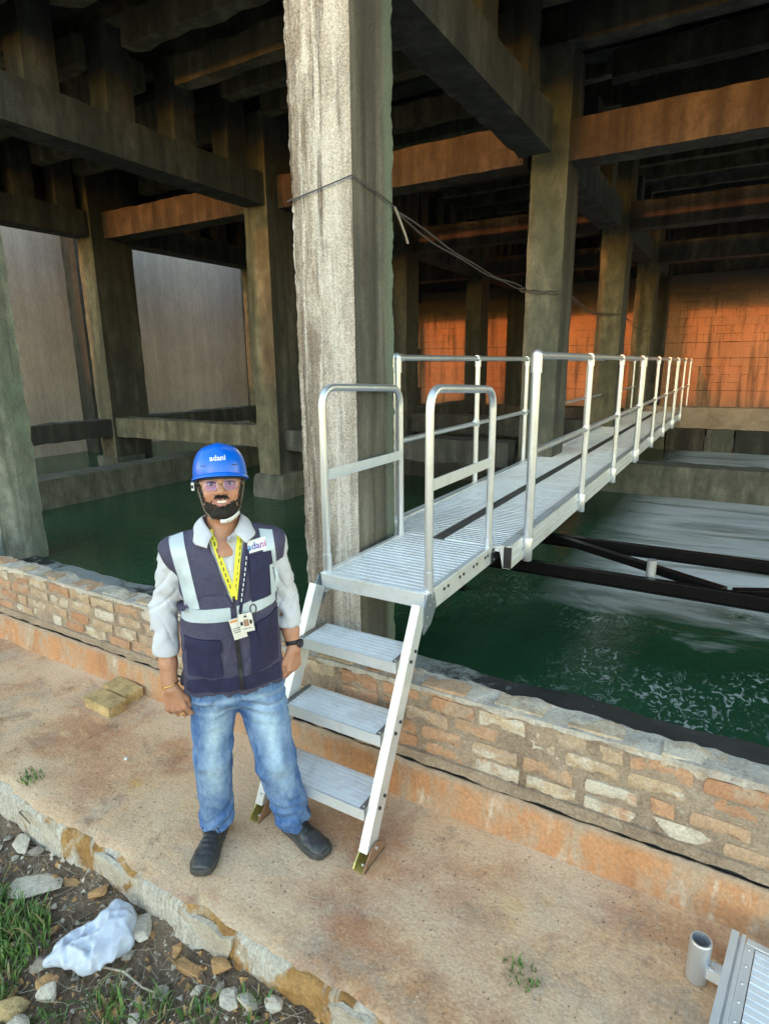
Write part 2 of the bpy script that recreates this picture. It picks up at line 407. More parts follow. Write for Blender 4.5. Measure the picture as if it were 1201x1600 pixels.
M['water'] = water_mat()

# ================================================================== GROUND, PLATFORM, WATER
def soil_z(x, y):
    return -.205 + .055*max(0., min(1., (y-1.0)/.28)) + .05*fbm((x, y, 0), 1.7, 3, 2.) + .03*fbm((x, y, 0), 6, 3, 5.) - .05*max(0, .9-y)
def build_ground():
    g = MB(); z = -.42
    g.add([(-150,-150,z),(150,-150,z),(150,150,z),(-150,150,z)], [(0,1,2,3)])
    xs = np.arange(-4.2, 1.6, .035); ys = np.arange(.1, 1.36, .035)
    v = [(x, y, soil_z(x, y)) for x in xs for y in ys]; n = len(ys)
    f = [(i*n+j, (i+1)*n+j, (i+1)*n+j+1, i*n+j+1) for i in range(len(xs)-1) for j in range(n-1)]
    g.add(v, f, 0, True)
    tag(g.build('soil_ground', M['soil']), kind='structure')
    # platform slab with a broken front edge
    xs = np.arange(-9., 3.0, .04); mb = MB(); rows = []
    for x in xs:
        e = 1.30 + .022*fbm((x,0,0), 2.2, 4, 3.) + .010*fbm((x,0,0), 14, 3, 8.)
        ch = max(0., fbm((x,0,0), 3.5, 3, 11.))*.05
        lip = .012 + .02*abs(fbm((x,3,0), 5, 3))
        prof = [(2.36, 0.), (1.75, .004*fbm((x,1,0), 2)), (e+.10, -.002), (e+ch+.012, -.004), (e+ch*.7-.004, -lip-ch*.5),
                (e-.012+.02*fbm((x,.5,0), 6), -.11), (e-.02+.02*fbm((x,.9,0), 6), -.17), (e-.035+.02*fbm((x,.2,0), 5), -.36)]
        rows.append([(x, y, z) for y, z in prof])
    k = len(rows[0]); v = [p for r in rows for p in r]
    f1 = []; mi = []
    for i in range(len(xs)-1):
        for j in range(k-1):
            f1.append((i*k+j, i*k+j+1, (i+1)*k+j+1, (i+1)*k+j)); mi.append(0 if j < 3 else 1)
    mb.add(v, f1, 0, True); mb.mi = mi
    me = mb.mesh('concrete_platform', [M['platform'], M['edge']]); me.set_sharp_from_angle(angle=R(50))
    plat = tag(obj('concrete_platform', me), kind='structure')
    # plaster still clinging to the broken edge: each flake is a piece of its own
    rr = random.Random(4); x = -3.4
    while x < .2:
        L = rr.uniform(.14, .42); h = rr.uniform(.08, .15); n = 6
        e = 1.30 + .022*fbm((x+L/2,0,0), 2.2, 4, 3.)
        top = []; bot = []
        for i in range(n):
            t = i/(n-1); taper = min(1, 4*t+.25, 4*(1-t)+.25)
            top.append((x+L*t, -.012-.03*rr.random()*(2-taper)))
            bot.append((x+L*t+rr.uniform(-.01,.01), -.02-h*taper*rr.uniform(.75,1.1)))
        fl = MB(); out = [(a, e-.010, b) for a, b in top+bot[::-1]]; back = [(a, e+.012, b) for a, b in top+bot[::-1]]
        m = len(out)
        fl.add(out+back, [tuple(range(m)), tuple(range(m, 2*m))[::-1]]+[(i, i+m, (i+1) % m+m, (i+1) % m) for i in range(m)])
        fl.build('plaster_flake', M['plaster'], plat, weld=True)
        x += L + rr.uniform(.12, .55)
    # ledge inside the wall, basin water
    lg = rough_box((-12, 2.44, -.6), (6, 3.2, .285), .12, .02, 3., 3.)
    tag(lg.build('basin_ledge', M['ledge'], weld=True), kind='structure')
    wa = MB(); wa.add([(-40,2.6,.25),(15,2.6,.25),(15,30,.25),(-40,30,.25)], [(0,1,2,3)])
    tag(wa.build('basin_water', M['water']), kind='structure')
build_ground()

# ================================================================== BRICK WALL
def build_wall():
    W = thing('brick_wall', 'long low weathered brick wall with orange kerb along the platform', 'wall', (-2.5, 2.37, 0))
    def loc(mb): mb.v = [(x+2.5, y-2.37, z) for x, y, z in mb.v]; return mb
    # kerb with an uneven cracked top
    xs = np.arange(-9., 3., .035); mb = MB(); k = 6; v = []
    for x in xs:
        t = .215 + .006*fbm((x,0,0), 5, 3); q = .008*fbm((x,0,2), 4, 3)
        v += [(x, 2.285+q-.02*max(0, fbm((x,7,0), 2.2, 3)), -.02), (x, 2.300+q, .03), (x, 2.306+q, t-.03), (x, 2.312+q*.5, t-.004+.010*fbm((x,4,0), 11, 3)), (x, 2.322+.004*fbm((x,6,0), 9, 2), t-.002+.006*fbm((x,4,0), 11, 3)), (x, 2.330, t-.08)]
    f = [(i*k+j, (i+1)*k+j, (i+1)*k+j+1, i*k+j+1) for i in range(len(xs)-1) for j in range(k-1)]
    mb.add(v, f, 0, True); loc(mb).build('kerb', M['kerb'], W)
    # dark gap above the kerb, then mortar body
    rb = rough_box((-9, 2.338, .12), (3, 2.45, .240), .3, .002, 1.); loc(rb).build('crack', M['conc_dark'], W, weld=True)
    rb = rough_box((-9, 2.322, .238), (3, 2.452, .632), .03, .010, 2., 7.); loc(rb).build('mortar', M['mortar'], W, weld=True)
    rb = rough_box((-9, 2.302, .236), (3, 2.34, .290), .03, .009, 6., 8.); loc(rb).build('mortar_band', M['mortar'], W, weld=True)
    # coping: uneven cement top
    rb = rough_box((-9, 2.308, .622), (3, 2.462, .648), .025, .014, 4., 8.); loc(rb).build('coping', M['coping'], W, weld=True)
    # bricks, one by one
    meshes = []
    for s in range(6):
        b = rough_box((-.112, -.04, -.035), (.112, .04, .035), .028, .006, s*3.1, 14., chip=.012)
        meshes.append(b.mesh('brick', M['brick'], weld=True))
    hm = []
    for s in range(3):
        b = rough_box((-.05, -.04, -.035), (.05, .04, .035), .028, .006, s*3.1+50, 14., chip=.012)
        hm.append(b.mesh('half_brick', M['brick'], weld=True))
    rr = random.Random(3)
    for c in range(4):
        z = .323 + c*.086; x = -6.7 + (c % 2)*.12
        while x < 1.9:
            hb = rr.random() < .16
            L = .115 if hb else .24
            o = obj('brick', rr.choice(hm if hb else meshes), W, loc=(x+L/2+2.5, 2.3545-2.37+rr.uniform(-.005, .007), z+rr.uniform(-.006, .006)))
            o.rotation_euler = (rr.uniform(-.03,.03), rr.uniform(-.03,.03), rr.uniform(-.025,.025))
            o.scale = (rr.uniform(.92, 1.), 1, rr.uniform(.9, 1.05))
            x += L + rr.uniform(.006, .03)
    # bricks lying flat along the top, half sunk in cement
    x = -6.2
    while x < 1.6:
        o = obj('coping_brick', rr.choice(meshes), W, loc=(x+2.5, 2.383-2.37+rr.uniform(-.012,.012), .622))
        o.rotation_euler = (rr.uniform(-.04,.04), rr.uniform(-.03,.03), rr.uniform(-.06,.06)); o.scale = (1, 1.35, 1)
        x += rr.uniform(.245, .42)
build_wall()

# ================================================================== COOLING TOWER
WZ = .25
def build_tower():
    T = thing('cooling_tower', 'concrete cooling tower frame of columns and beams standing in green water', 'cooling tower', (-2, 3.1, 0))
    off = Vector((2, -3.1, 0))
    def put(name, mb, mats, bevel=0, label=None, par=None):
        mb.v = [tuple(Vector(p)+off) for p in mb.v]
        o = mb.build(name, mats, par or T, bevel, weld=bool(not bevel))
        if label: o['label'] = label
        return o
    def col(x, y, z1, m, z0=-.3, w=.40, d=.43, step=.12, amp=.006, label=None, matf=None, chip=.01, grain=0.):
        return put('column', rough_box((x-w, y, z0), (x, y+d, z1), step, amp, x*3+y, 5., matf, chip, grain), m, label=label)
    # front row
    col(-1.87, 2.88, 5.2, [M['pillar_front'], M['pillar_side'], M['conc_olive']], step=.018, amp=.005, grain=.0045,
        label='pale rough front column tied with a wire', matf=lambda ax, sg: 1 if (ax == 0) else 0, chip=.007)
    col(-6.02, 2.92, 5.2, [M['conc_green']], step=.05, label='green algae stained column at the left edge', chip=.015)
    # rows behind (right face x, front face y)
    xs = [-9.3, -5.62, -1.87, 1.9]; ys = [6.75, 10.6, 14.4]
    for x in xs:
        for y in ys:
            yy = y - (.15 if x < -5 else 0) + (.2 if x > -2 else 0)
            m = M['conc_olive'] if (x < -5 and y < 8) else M['conc_in']
            if x == -1.87: m = M['conc_sill'] if y < 8 else M['conc_olive']
            if x == -9.3: m = M['conc_olive']
            if x != 1.9: m = [m, M['conc_in']]  # side faces get the darker concrete, putting their shade into the colour
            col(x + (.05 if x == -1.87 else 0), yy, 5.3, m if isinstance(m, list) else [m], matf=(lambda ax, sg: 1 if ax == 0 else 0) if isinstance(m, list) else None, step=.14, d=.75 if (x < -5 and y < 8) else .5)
    col(-9.3, 3.1, 5.3, [M['conc_olive']])
    # main beams along x (z 4.2..4.6)
    for r, y in enumerate(ys):
        m = M['conc_warm']
        for x0, x1 in ((-9.3, -6.02), (-5.62, -2.27), (-1.87, 1.5), (1.9, 5.5)):
            yy = y + (.2 if x0 > -2 else .05)
            put('beam', rough_box((x0, yy+.03, 4.2), (x1, yy+.36, 4.6), .17, .007, x0+y*2, 4., None, .014), m)
        for x0, x1 in ((-9.3, -6.02), (-5.62, -2.27), (-1.87, 1.5), (1.9, 5.5)):
            put('upper_beam', rough_box((x0, y+.1, 5.25), (x1, y+.4, 5.62), .2, .007, x0+y*3, 4., None, .014), M['conc_in'])
    # main beams along y
    yseg = [(3.4, 6.6), (7.1, 10.6), (11.0, 14.4), (14.9, 17.7)]
    for x in xs:
        for y0, y1 in yseg:
            if x == -1.87 and y0 < 4: y0 = 3.31
            if x == -5.62 and y0 < 4: y0 = 2.5
            put('beam', rough_box((x-.37, y0, 4.2), (x-.03, y1, 4.58), .17, .007, x+y0*2, 4., None, .014), M['conc_in'])
            # short posts standing on the beam, carrying the joists
            n = 5 if x < -5 else 3
            for i in range(n):
                y = y0 + (y1-y0)*(i+.5)/n
                put('post', rough_box((x-.33, y-.16, 4.57), (x-.07, y+.16, 5.4), .14, .005, x+y, 5., None, .012), M['conc_in'])
    # cross beams on the stub posts, between the column rows
    for x0, x1 in ((-9.0, -5.95), (-5.3, -2.2), (-1.55, 1.55)):
        for yy in (3.72, 4.36, 5.0, 5.64, 6.28, 7.45, 8.15, 8.85, 9.55):
            zz = 5.0 + .08*math.sin(yy*7+x0); put('cross_beam', rough_box((x0, yy-.09, zz), (x1, yy+.09, zz+.27), .2, .007, x0+yy, 4., None, .03), M['conc_olive' if x0 < -5 else 'conc_in'])
    # joists and slab overhead
    y = 3.5
    k = 0
    while y < 17.6:
        put('joist', rough_box((-10.2, y, 5.38), (5.5, y+.16, 5.74 + .0*k), .3, .010, y*2, 3., None, .02), M['conc_olive']); y += .93; k += 1
    put('ceiling_slab', rough_box((-10.2, 3.4, 5.73), (5.5, 18, 5.9), .5, .02, 1., 2.), M['conc_dark'])
    # hanging fill grids between the joists
    for i in range(8):
        yy = 4.1 + i*1.86
        put('fill_grid', rough_box((-10, yy, 5.5), (4, yy+.5, 5.6), .22, .06, i*2., 3.), M['conc_dark'])
    put('fascia', rough_box((-9.95, 3.4, 4.25), (-9.75, 17.7, 5.74), .6, .01, 2.), M['conc_dark'])
    # solid front above the opening
    put('lintel', rough_box((-10.2, 2.9, 4.97), (8, 3.3, 9.), 1., .02, 3.), M['conc_in'])
    # tie beams just above the water and sill walls in it
    for x0, x1, y, z0, z1, m in ((-9.3, -6.02, 6.62, .98, 1.30, 'conc_olive'), (-5.62, -2.27, 6.7, .95, 1.25, 'conc_in'), (-5.62, -2.27, 10.6, .85, 1.2, 'conc_in'),
                                 (-9.3, -6.02, 10.5, .9, 1.22, 'conc_in'), (-5.62, -2.27, 14.4, .75, 1.15, 'conc_warm'), (-1.87, 1.5, 14.6, .74, 1.2, 'mortar'), (1.9, 5.5, 14.6, .74, 1.2, 'mortar')):  # far right tie beams: lighter material imitates sunlight on them
        put('tie_beam', rough_box((x0, y+.03, z0), (x1, y+.36, z1), .17, .012, x0+y, 4., None, .02), M[m])
    for x, y0, y1 in ((-9.33, 3.53, 6.6), (-9.33, 7.05, 10.45), (-5.65, 7.05, 10.45), (-5.65, 10.9, 14.3)):
        put('tie_beam', rough_box((x-.34, y0, .98), (x, y1, 1.28), .17, .012, x+y0, 4., None, .02), M['conc_dark' if y0 < 5 else 'conc_in'])
    put('sill_wall', rough_box((-2.0, 9.35, -.2), (6, 9.75, .70), .12, .015, 2., 4., None, .02), M['conc_sill'], label='mossy low concrete wall in the water right of the gangway')
    put('sill_wall', rough_box((-5.6, 9.2, -.2), (-2.25, 9.6, .72), .15, .015, 2., 4., None, .02), M['conc_in'])
    put('sill_wall', rough_box((-8.5, 3.4, -.2), (-8.05, 9.0, .66), .14, .015, 5., 4., None, .02), M['conc_sill'], label='mossy low concrete wall in the water on the left')
    for x, y in ((-5.62, 6.6), (-9.3, 6.6)):
        put('pedestal', rough_box((x-.5, y-.05, -.3), (x+.08, y+.5, .62), .1, .02, x, 5., None, .05), M['conc_sill'])
    # row of stone blocks in the water below the far tie beam
    x = -1.9; i = 0; rr = random.Random(8)
    while x < 4.5:
        wd = rr.uniform(.5, .8)
        put('stone_block', rough_box((x, 14.64, .1), (x+wd-.025, 15., .735), .15, .02, x, 4., None, .03), M[['conc_olive', 'conc_warm', 'conc_sill', 'conc_in'][i % 4]]); x += wd; i += 1
    # back wall: blockwork with concrete bands
    Y = 17.8
    bw = put('back_wall', rough_box((-10.2, Y, -.3), (8, Y+.4, 5.8), .8, .0, 0.), M['conc_warm'])
    for z0, z1 in ((.9, 1.42), (2.24, 2.62), (4.0, 4.3)):
        for x0, x1 in ((-9, -6.05), (-5.6, -2.3), (-1.85, 1.5), (1.92, 4.5)):
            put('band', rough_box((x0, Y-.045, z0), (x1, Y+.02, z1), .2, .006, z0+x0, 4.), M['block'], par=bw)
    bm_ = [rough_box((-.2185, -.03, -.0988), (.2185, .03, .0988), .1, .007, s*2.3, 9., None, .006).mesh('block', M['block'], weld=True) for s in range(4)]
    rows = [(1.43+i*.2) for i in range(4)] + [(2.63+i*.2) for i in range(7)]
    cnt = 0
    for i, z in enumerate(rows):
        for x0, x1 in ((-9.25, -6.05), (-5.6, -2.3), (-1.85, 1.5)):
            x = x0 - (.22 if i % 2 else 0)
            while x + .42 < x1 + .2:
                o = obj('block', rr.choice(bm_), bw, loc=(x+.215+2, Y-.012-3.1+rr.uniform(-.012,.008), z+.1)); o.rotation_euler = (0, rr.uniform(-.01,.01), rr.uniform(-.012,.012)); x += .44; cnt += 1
    # pilasters on the back wall
    for x in xs[:]:
        put('pilaster', rough_box((x-.42, Y-.42, -.3), (x+.02, Y, 5.3), .2, .012, x, 4.), M['conc_in'])
    return T
build_tower()

# grey wall of the neighbouring structure, seen through the left bays, with its sloping sill
def build_grey_wall():
    g = thing('grey_wall', 'tall grey rain streaked wall seen through the left bays', 'wall', (-13.2, 9, 0))
    mb = rough_box((-.2, -9, -.3), (.15, 10, 6.2), .5, .01, 3.); mb.build('wall', M['grey_wall'], g, weld=True)
    for y in (-.5, 5.0):
        rough_box((.15, y, -.3), (.6, y+1.2, 5.3), .3, .01, y).build('buttress', M['conc_in'], g, weld=True)
build_grey_wall()

# unseen shapes added behind the camera to cast shade on the platform and the front columns
def build_behind():
    h = 2.22 + SUN_S*32.3
    b = thing('shade_blocker', 'long low unseen added shade building across the yard behind the viewer', 'blocker', (0, -30, -.4))
    mb = MB(); mb.box((-40,-6,0),(40,0,h+.4)); mb.build('wall', M['mortar'], b)
    mb = MB(); mb.box((-40.3,-6.3,h+.35),(40.3,.0,h+.4-.002)); mb.build('blocker_top', M['coping'], b)
    for xr, yr, wd, nm in ((-2.07, 3.0, .46, 'opposite the pale column'), (-6.22, 3.1, .5, 'opposite the green column')):
        y = -9.; x = xr - SUN_D*(yr-y)
        p = thing('shade_baffle', 'square unseen added shade pole behind the viewer %s' % nm, 'baffle', (x, y, -.42))
        mb = MB(); mb.box((-wd/2,-.2,0),(wd/2,.2,7.)); mb.build('shaft', M['conc_sill'], p)
        mb = MB(); mb.box((-wd*.5-.1,-.25,7.),(wd*.5+.1,.25,7.15)); mb.build('cap', M['conc_sill'], p)
build_behind()

# ================================================================== METALWORK MATERIALS
def alu(name, base=(.74,.75,.77), rough=.38, metal=.8, grain=(1,1,1)):
    t = NT(name)
    a = t.noise(t.pos(grain), 18, 4, .6); b = t.noise(t.pos(), 2.5, 4, .6)
    c = t.mix(t.ramp(a, [(.35,0.), (.7,.35)]), base, tuple(v*.8 for v in base))
    c = t.mix(t.ramp(b, [(.5,0.), (.75,.25)]), c, (.60,.575,.54))
    du = t.noise(t.pos(off=(3,5,1)), 5.5, 6, .7, .4); c = t.mix(t.ramp(du, [(.52,0.), (.68,.35)]), c, (.42,.36,.29))
    r = t.math('ADD', rough-.07, t.math('MULTIPLY', a, .16))
    t.bump(a, .06, .004); return t.out(c, r, metal)
M['alu'] = alu('mill finish aluminium', (.74,.76,.79), rough=.42, metal=.5)
M['alu_tube'] = alu('aluminium tube', (.68,.72,.79), .36, .8, (1,1,.2))
M['alu_deck'] = alu('ribbed aluminium deck', (.80,.83,.88), .42, .28)
M['alu_edge'] = alu('bright aluminium edge', (.86,.86,.87), .5, .45)
M['alu_dark'] = alu('dull aluminium channel', (.20,.19,.185), .5, .6)
def simple(name, c, rough=.5, metal=0., n=.15, sc=40, bump=.1, **kw):
    t = NT(name); a = t.noise(t.pos(obj=True), sc, 4, .65)
    col = t.mix(t.ramp(a, [(.3, 0.), (.7, 1.)]), tuple(max(0, v*(1-n)) for v in c), tuple(min(1, v*(1+n)) for v in c))
    t.bump(a, bump, .004); return t.out(col, rough, metal, **kw)
M['black_steel'] = simple('glossy black painted steel', (.004,.004,.0045), .4, 0, .3, 12, spec=.12)
M['black_plate'] = simple('black plate', (.02,.02,.022), .4)
M['bolt'] = simple('dark bolt head', (.06,.06,.065), .4, .7)
M['zinc_bolt'] = simple('bright zinc bolt', (.7,.7,.72), .3, .9)
M['gusset'] = simple('blue grey galvanised gusset', (.20,.24,.28), .5, .6)
M['brass'] = simple('yellow passivated zinc plate', (.50,.43,.16), .35, .7)
M['rustwood'] = simple('rusty brown foot side', (.27,.15,.09), .7)
M['wire'] = simple('dark twisted wire', (.07,.065,.065), .6)
M['wire_light'] = simple('bare wire end', (.35,.33,.31), .5, .5)

def ribbed(x0, x1, y0, y1, z, n, mats=None, h=.005, th=.03, groove=.35, lip=0.):
    """plate with n raised ribs running along x"""
    mb = MB(); prof = []; p = (y1-y0)/n
    for i in range(n):
        a = y0+i*p; g = p*groove
        prof += [(a, z-h), (a+g, z-h), (a+g+.001, z), (a+p-.001, z)]
    prof += [(y1, z-h), (y1, z-th), (y0, z-th)]
    k = len(prof); v = [(x0, a, b) for a, b in prof]+[(x1, a, b) for a, b in prof]
    f = [(i, (i+1) % k, (i+1) % k+k, i+k) for i in range(k)]
    mb.add(v, f, 0); mb.add([(x0, a, b) for a, b in prof], [tuple(range(k))[::-1]]); mb.add([(x1, a, b) for a, b in prof], [tuple(range(k))])
    return mb
def round_path(pts, r, n=6):
    """polyline with rounded corners"""
    pts = [Vector(p) for p in pts]; out = [pts[0]]
    for i in range(1, len(pts)-1):
        a, b, c = pts[i-1], pts[i], pts[i+1]
        d0 = (a-b).normalized(); d1 = (c-b).normalized(); p0 = b+d0*r; p1 = b+d1*r
        for k in range(n+1):
            t = k/n; out.append(p0*(1-t)**2 + b*2*t*(1-t) + p1*t**2)
    return out+[pts[-1]]

# ================================================================== ACCESS STAIR
def build_stair():
    S = thing('access_stair', 'aluminium step unit with top platform and two guard rails over the brick wall', 'stairs', (-1.5, 1.9, 0))
    o = Vector((1.5, -1.9, 0))
    def put(name, mb, m, par=None, bevel=0):
        mb.v = [tuple(Vector(p)+o) for p in mb.v]; return mb.build(name, m, par or S, bevel)
    XL, XR, ZD = -1.80, -1.20, 1.08
    yf = lambda z: 1.833+(z-.10)/1.96
    sl = Vector((0, 1, 1.96)).normalized(); nrm = Vector((0, 1.96, -1)).normalized()
    # stringers with bright front flange
    for x, sg in ((XL, -1), (XR, 1)):
        a = Vector((x, yf(.075), .075)); b = Vector((x, yf(1.055), 1.055))
        mb = MB(); mb.bar(a+nrm*.050, b+nrm*.050, .036, .084, up=nrm); st = put('stringer', mb, M['alu'], bevel=.002)
        mb = MB(); mb.bar(a+nrm*.006, b+nrm*.006, .042, .006, up=nrm); put('flange', mb, M['alu_edge'], st)
        for z in (.24, .53, .82):
            for dz in (-.012, .022):
                mb = MB(); c = Vector((x+sg*.020, yf(z+dz)+.05+dz*.8, z+dz)); mb.tube([c-Vector((.004,0,0)), c+Vector((.006*sg,0,0))], .008, 8); put('bolt', mb, M['bolt'], st)
        for z in (.12, .155):
            mb = MB(); c = Vector((x, yf(z), z)); mb.tube([c+nrm*.004, c-nrm*.0015], .005, 8); put('bolt', mb, M['zinc_bolt'], st)
        # foot: yellow zinc channel pinned to the stringer
        fx = x; mb = MB(); mb.box((fx-.027, 1.785, .004), (fx+.027, 1.975, .010)); ft = put('foot', mb, M['brass'])
        for q in (-1, 1):
            m2 = MB(); xx = fx+q*.026
            pr = [(1.785,.008), (1.975,.008), (1.955,.045), (1.90,.085), (1.865,.085), (1.80,.03)]
            v = [(xx-.003, a_, b_) for a_, b_ in pr]+[(xx+.003, a_, b_) for a_, b_ in pr]; k = 6
            m2.add(v, [tuple(range(k)), tuple(range(k, 2*k))[::-1]]+[(i, i+k, (i+1) % k+k, (i+1) % k) for i in range(k)])
            put('cheek', m2, M['rustwood'] if q > 0 else M['brass'], ft)
        m2 = MB(); m2.tube([(fx-.035, 1.885, .065), (fx+.04, 1.885, .065)], .009, 8); put('pin', m2, M['zinc_bolt'], ft)
        m2 = MB(); m2.sphere((fx, 1.825, .012), (.009,.009,.005), 8, 4); put('rivet', m2, M['zinc_bolt'], ft)
        m2 = MB(); m2.box((fx-.028, 1.79, 0), (fx+.028, 1.97, .0045)); put('pad', m2, M['black_plate'], ft)
    # treads
    for z in (.245, .53, .82):
        y0 = yf(z)-.035
        t = put('tread', ribbed(XL+.045, XR-.045, y0+.004, y0+.205, z, 7, h=.007, th=.03, groove=.2), M['alu_deck'])
        mb = MB(); mb.box((XL+.022, y0-.002, z-.052), (XR-.022, y0+.003, z+.0015)); put('nosing', mb, M['alu'], t)
        mb = MB(); mb.box((XL+.022, y0+.205, z-.05), (XR-.022, y0+.209, z)); put('back_flange', mb, M['alu'], t)
        for x0, x1 in ((XL+.021, XL+.046), (XR-.046, XR-.021)):
            mb = MB(); mb.box((x0, y0+.0035, z-.05), (x1, y0+.2045, z+.003)); put('end_cap', mb, M['alu_dark'], t)
            mb = MB(); mb.sphere(((x0+x1)/2, y0+.02, z+.003), (.005,.005,.003), 8, 4); put('rivet', mb, M['zinc_bolt'], t)
    # platform
    ye = 3.285
    mb = MB(); mb.box((XL-.004, 2.405, ZD-.075), (XR+.004, 2.412, ZD+.002)); put('front_channel', mb, M['alu'], bevel=.002)
    for x in (XL, XR):
        mb = MB(); mb.box((x-.016, 2.4125, ZD-.105), (x+.016, ye, ZD+.004)); sc_ = put('side_channel', mb, M['alu'], bevel=.003)
        sg = 1 if x == XR else -1
        for y in (2.60, 2.65, 2.80, 2.85, 2.99, 3.04, 3.17, 3.21):
            mb = MB(); c = Vector((x+sg*.016, y, ZD-.035)); mb.tube([c, c+Vector((sg*.005,0,0))], .009, 8); put('bolt', mb, M['bolt'], sc_)
        # gusset at the knee
        pr = [(2.36, ZD-.19), (2.44, ZD-.16), (2.50, ZD-.085), (2.475, ZD-.01), (2.40, ZD-.005), (2.365, ZD-.06)]
        xx = x+sg*.0205; v = [(xx-.0025, a_, b_) for a_, b_ in pr]+[(xx+.0025, a_, b_) for a_, b_ in pr]; k = 6
        mb = MB(); mb.add(v, [tuple(range(k)), tuple(range(k, 2*k))[::-1]]+[(i, i+k, (i+1) % k+k, (i+1) % k) for i in range(k)]); gu = put('gusset', mb, M['gusset'])
        for y, z in ((2.385,ZD-.15), (2.40,ZD-.11), (2.43,ZD-.06), (2.47,ZD-.06), (2.445,ZD-.025)):
            mb = MB(); c = Vector((xx+sg*.0025, y, z)); mb.tube([c, c+Vector((sg*.004,0,0))], .006, 8); put('bolt', mb, M['zinc_bolt'], gu)
    n = 20; p = (ye-2.4125)/n
    for i in range(n):
        y0 = 2.4125+i*p; mb = ribbed(XL+.017, XR-.017, y0+.0015, y0+p-.0015, ZD, 1, h=.010, th=.03, groove=.26); put('slat', mb, M['alu_deck'])
    # guard rails: bent tube with a flat knee bar
    for x in (XL, XR):
        y0, y1, zt = 2.455, 3.265, 2.03
        tp = round_path([(x, y0, ZD-.02), (x, y0, zt+.015), (x, y1, zt-.02), (x, y1, ZD-.02)], .11, 8)
        mb = MB(); mb.tube(tp, .0205, 14); g = put('guard_rail', mb, M['alu_tube'])
        mb = MB(); mb.box((x-.005, y0+.015, 1.57), (x+.005, y1-.015, 1.625)); put('knee_bar', mb, M['alu'], g, .0015)
        mb = MB(); mb.tube([(x, y0, ZD-.03), (x, y0, ZD+.10)], .0245, 14); put('sleeve', mb, M['alu_tube'], g)
        mb = MB(); mb.tube([(x, y1, ZD-.03), (x, y1, ZD+.06)], .0245, 14); put('sleeve', mb, M['alu_tube'], g)
    # black hook plates that hang the platform on the gangway
    for x in (XL, XR):
        sg = 1 if x == XR else -1
        mb = MB(); mb.box((x+sg*.022-.004, 3.27, ZD-.10), (x+sg*.022+.004, 3.42, ZD-.012)); hp = put('hook_plate', mb, M['black_plate'])
        for y, z in ((3.295,ZD-.03), (3.295,ZD-.08), (3.335,ZD-.03)):
            mb = MB(); c = Vector((x+sg*.026, y, z)); mb.tube([c, c+Vector((sg*.004,0,0))], .008, 8); put('bolt', mb, M['zinc_bolt'], hp)
build_stair()

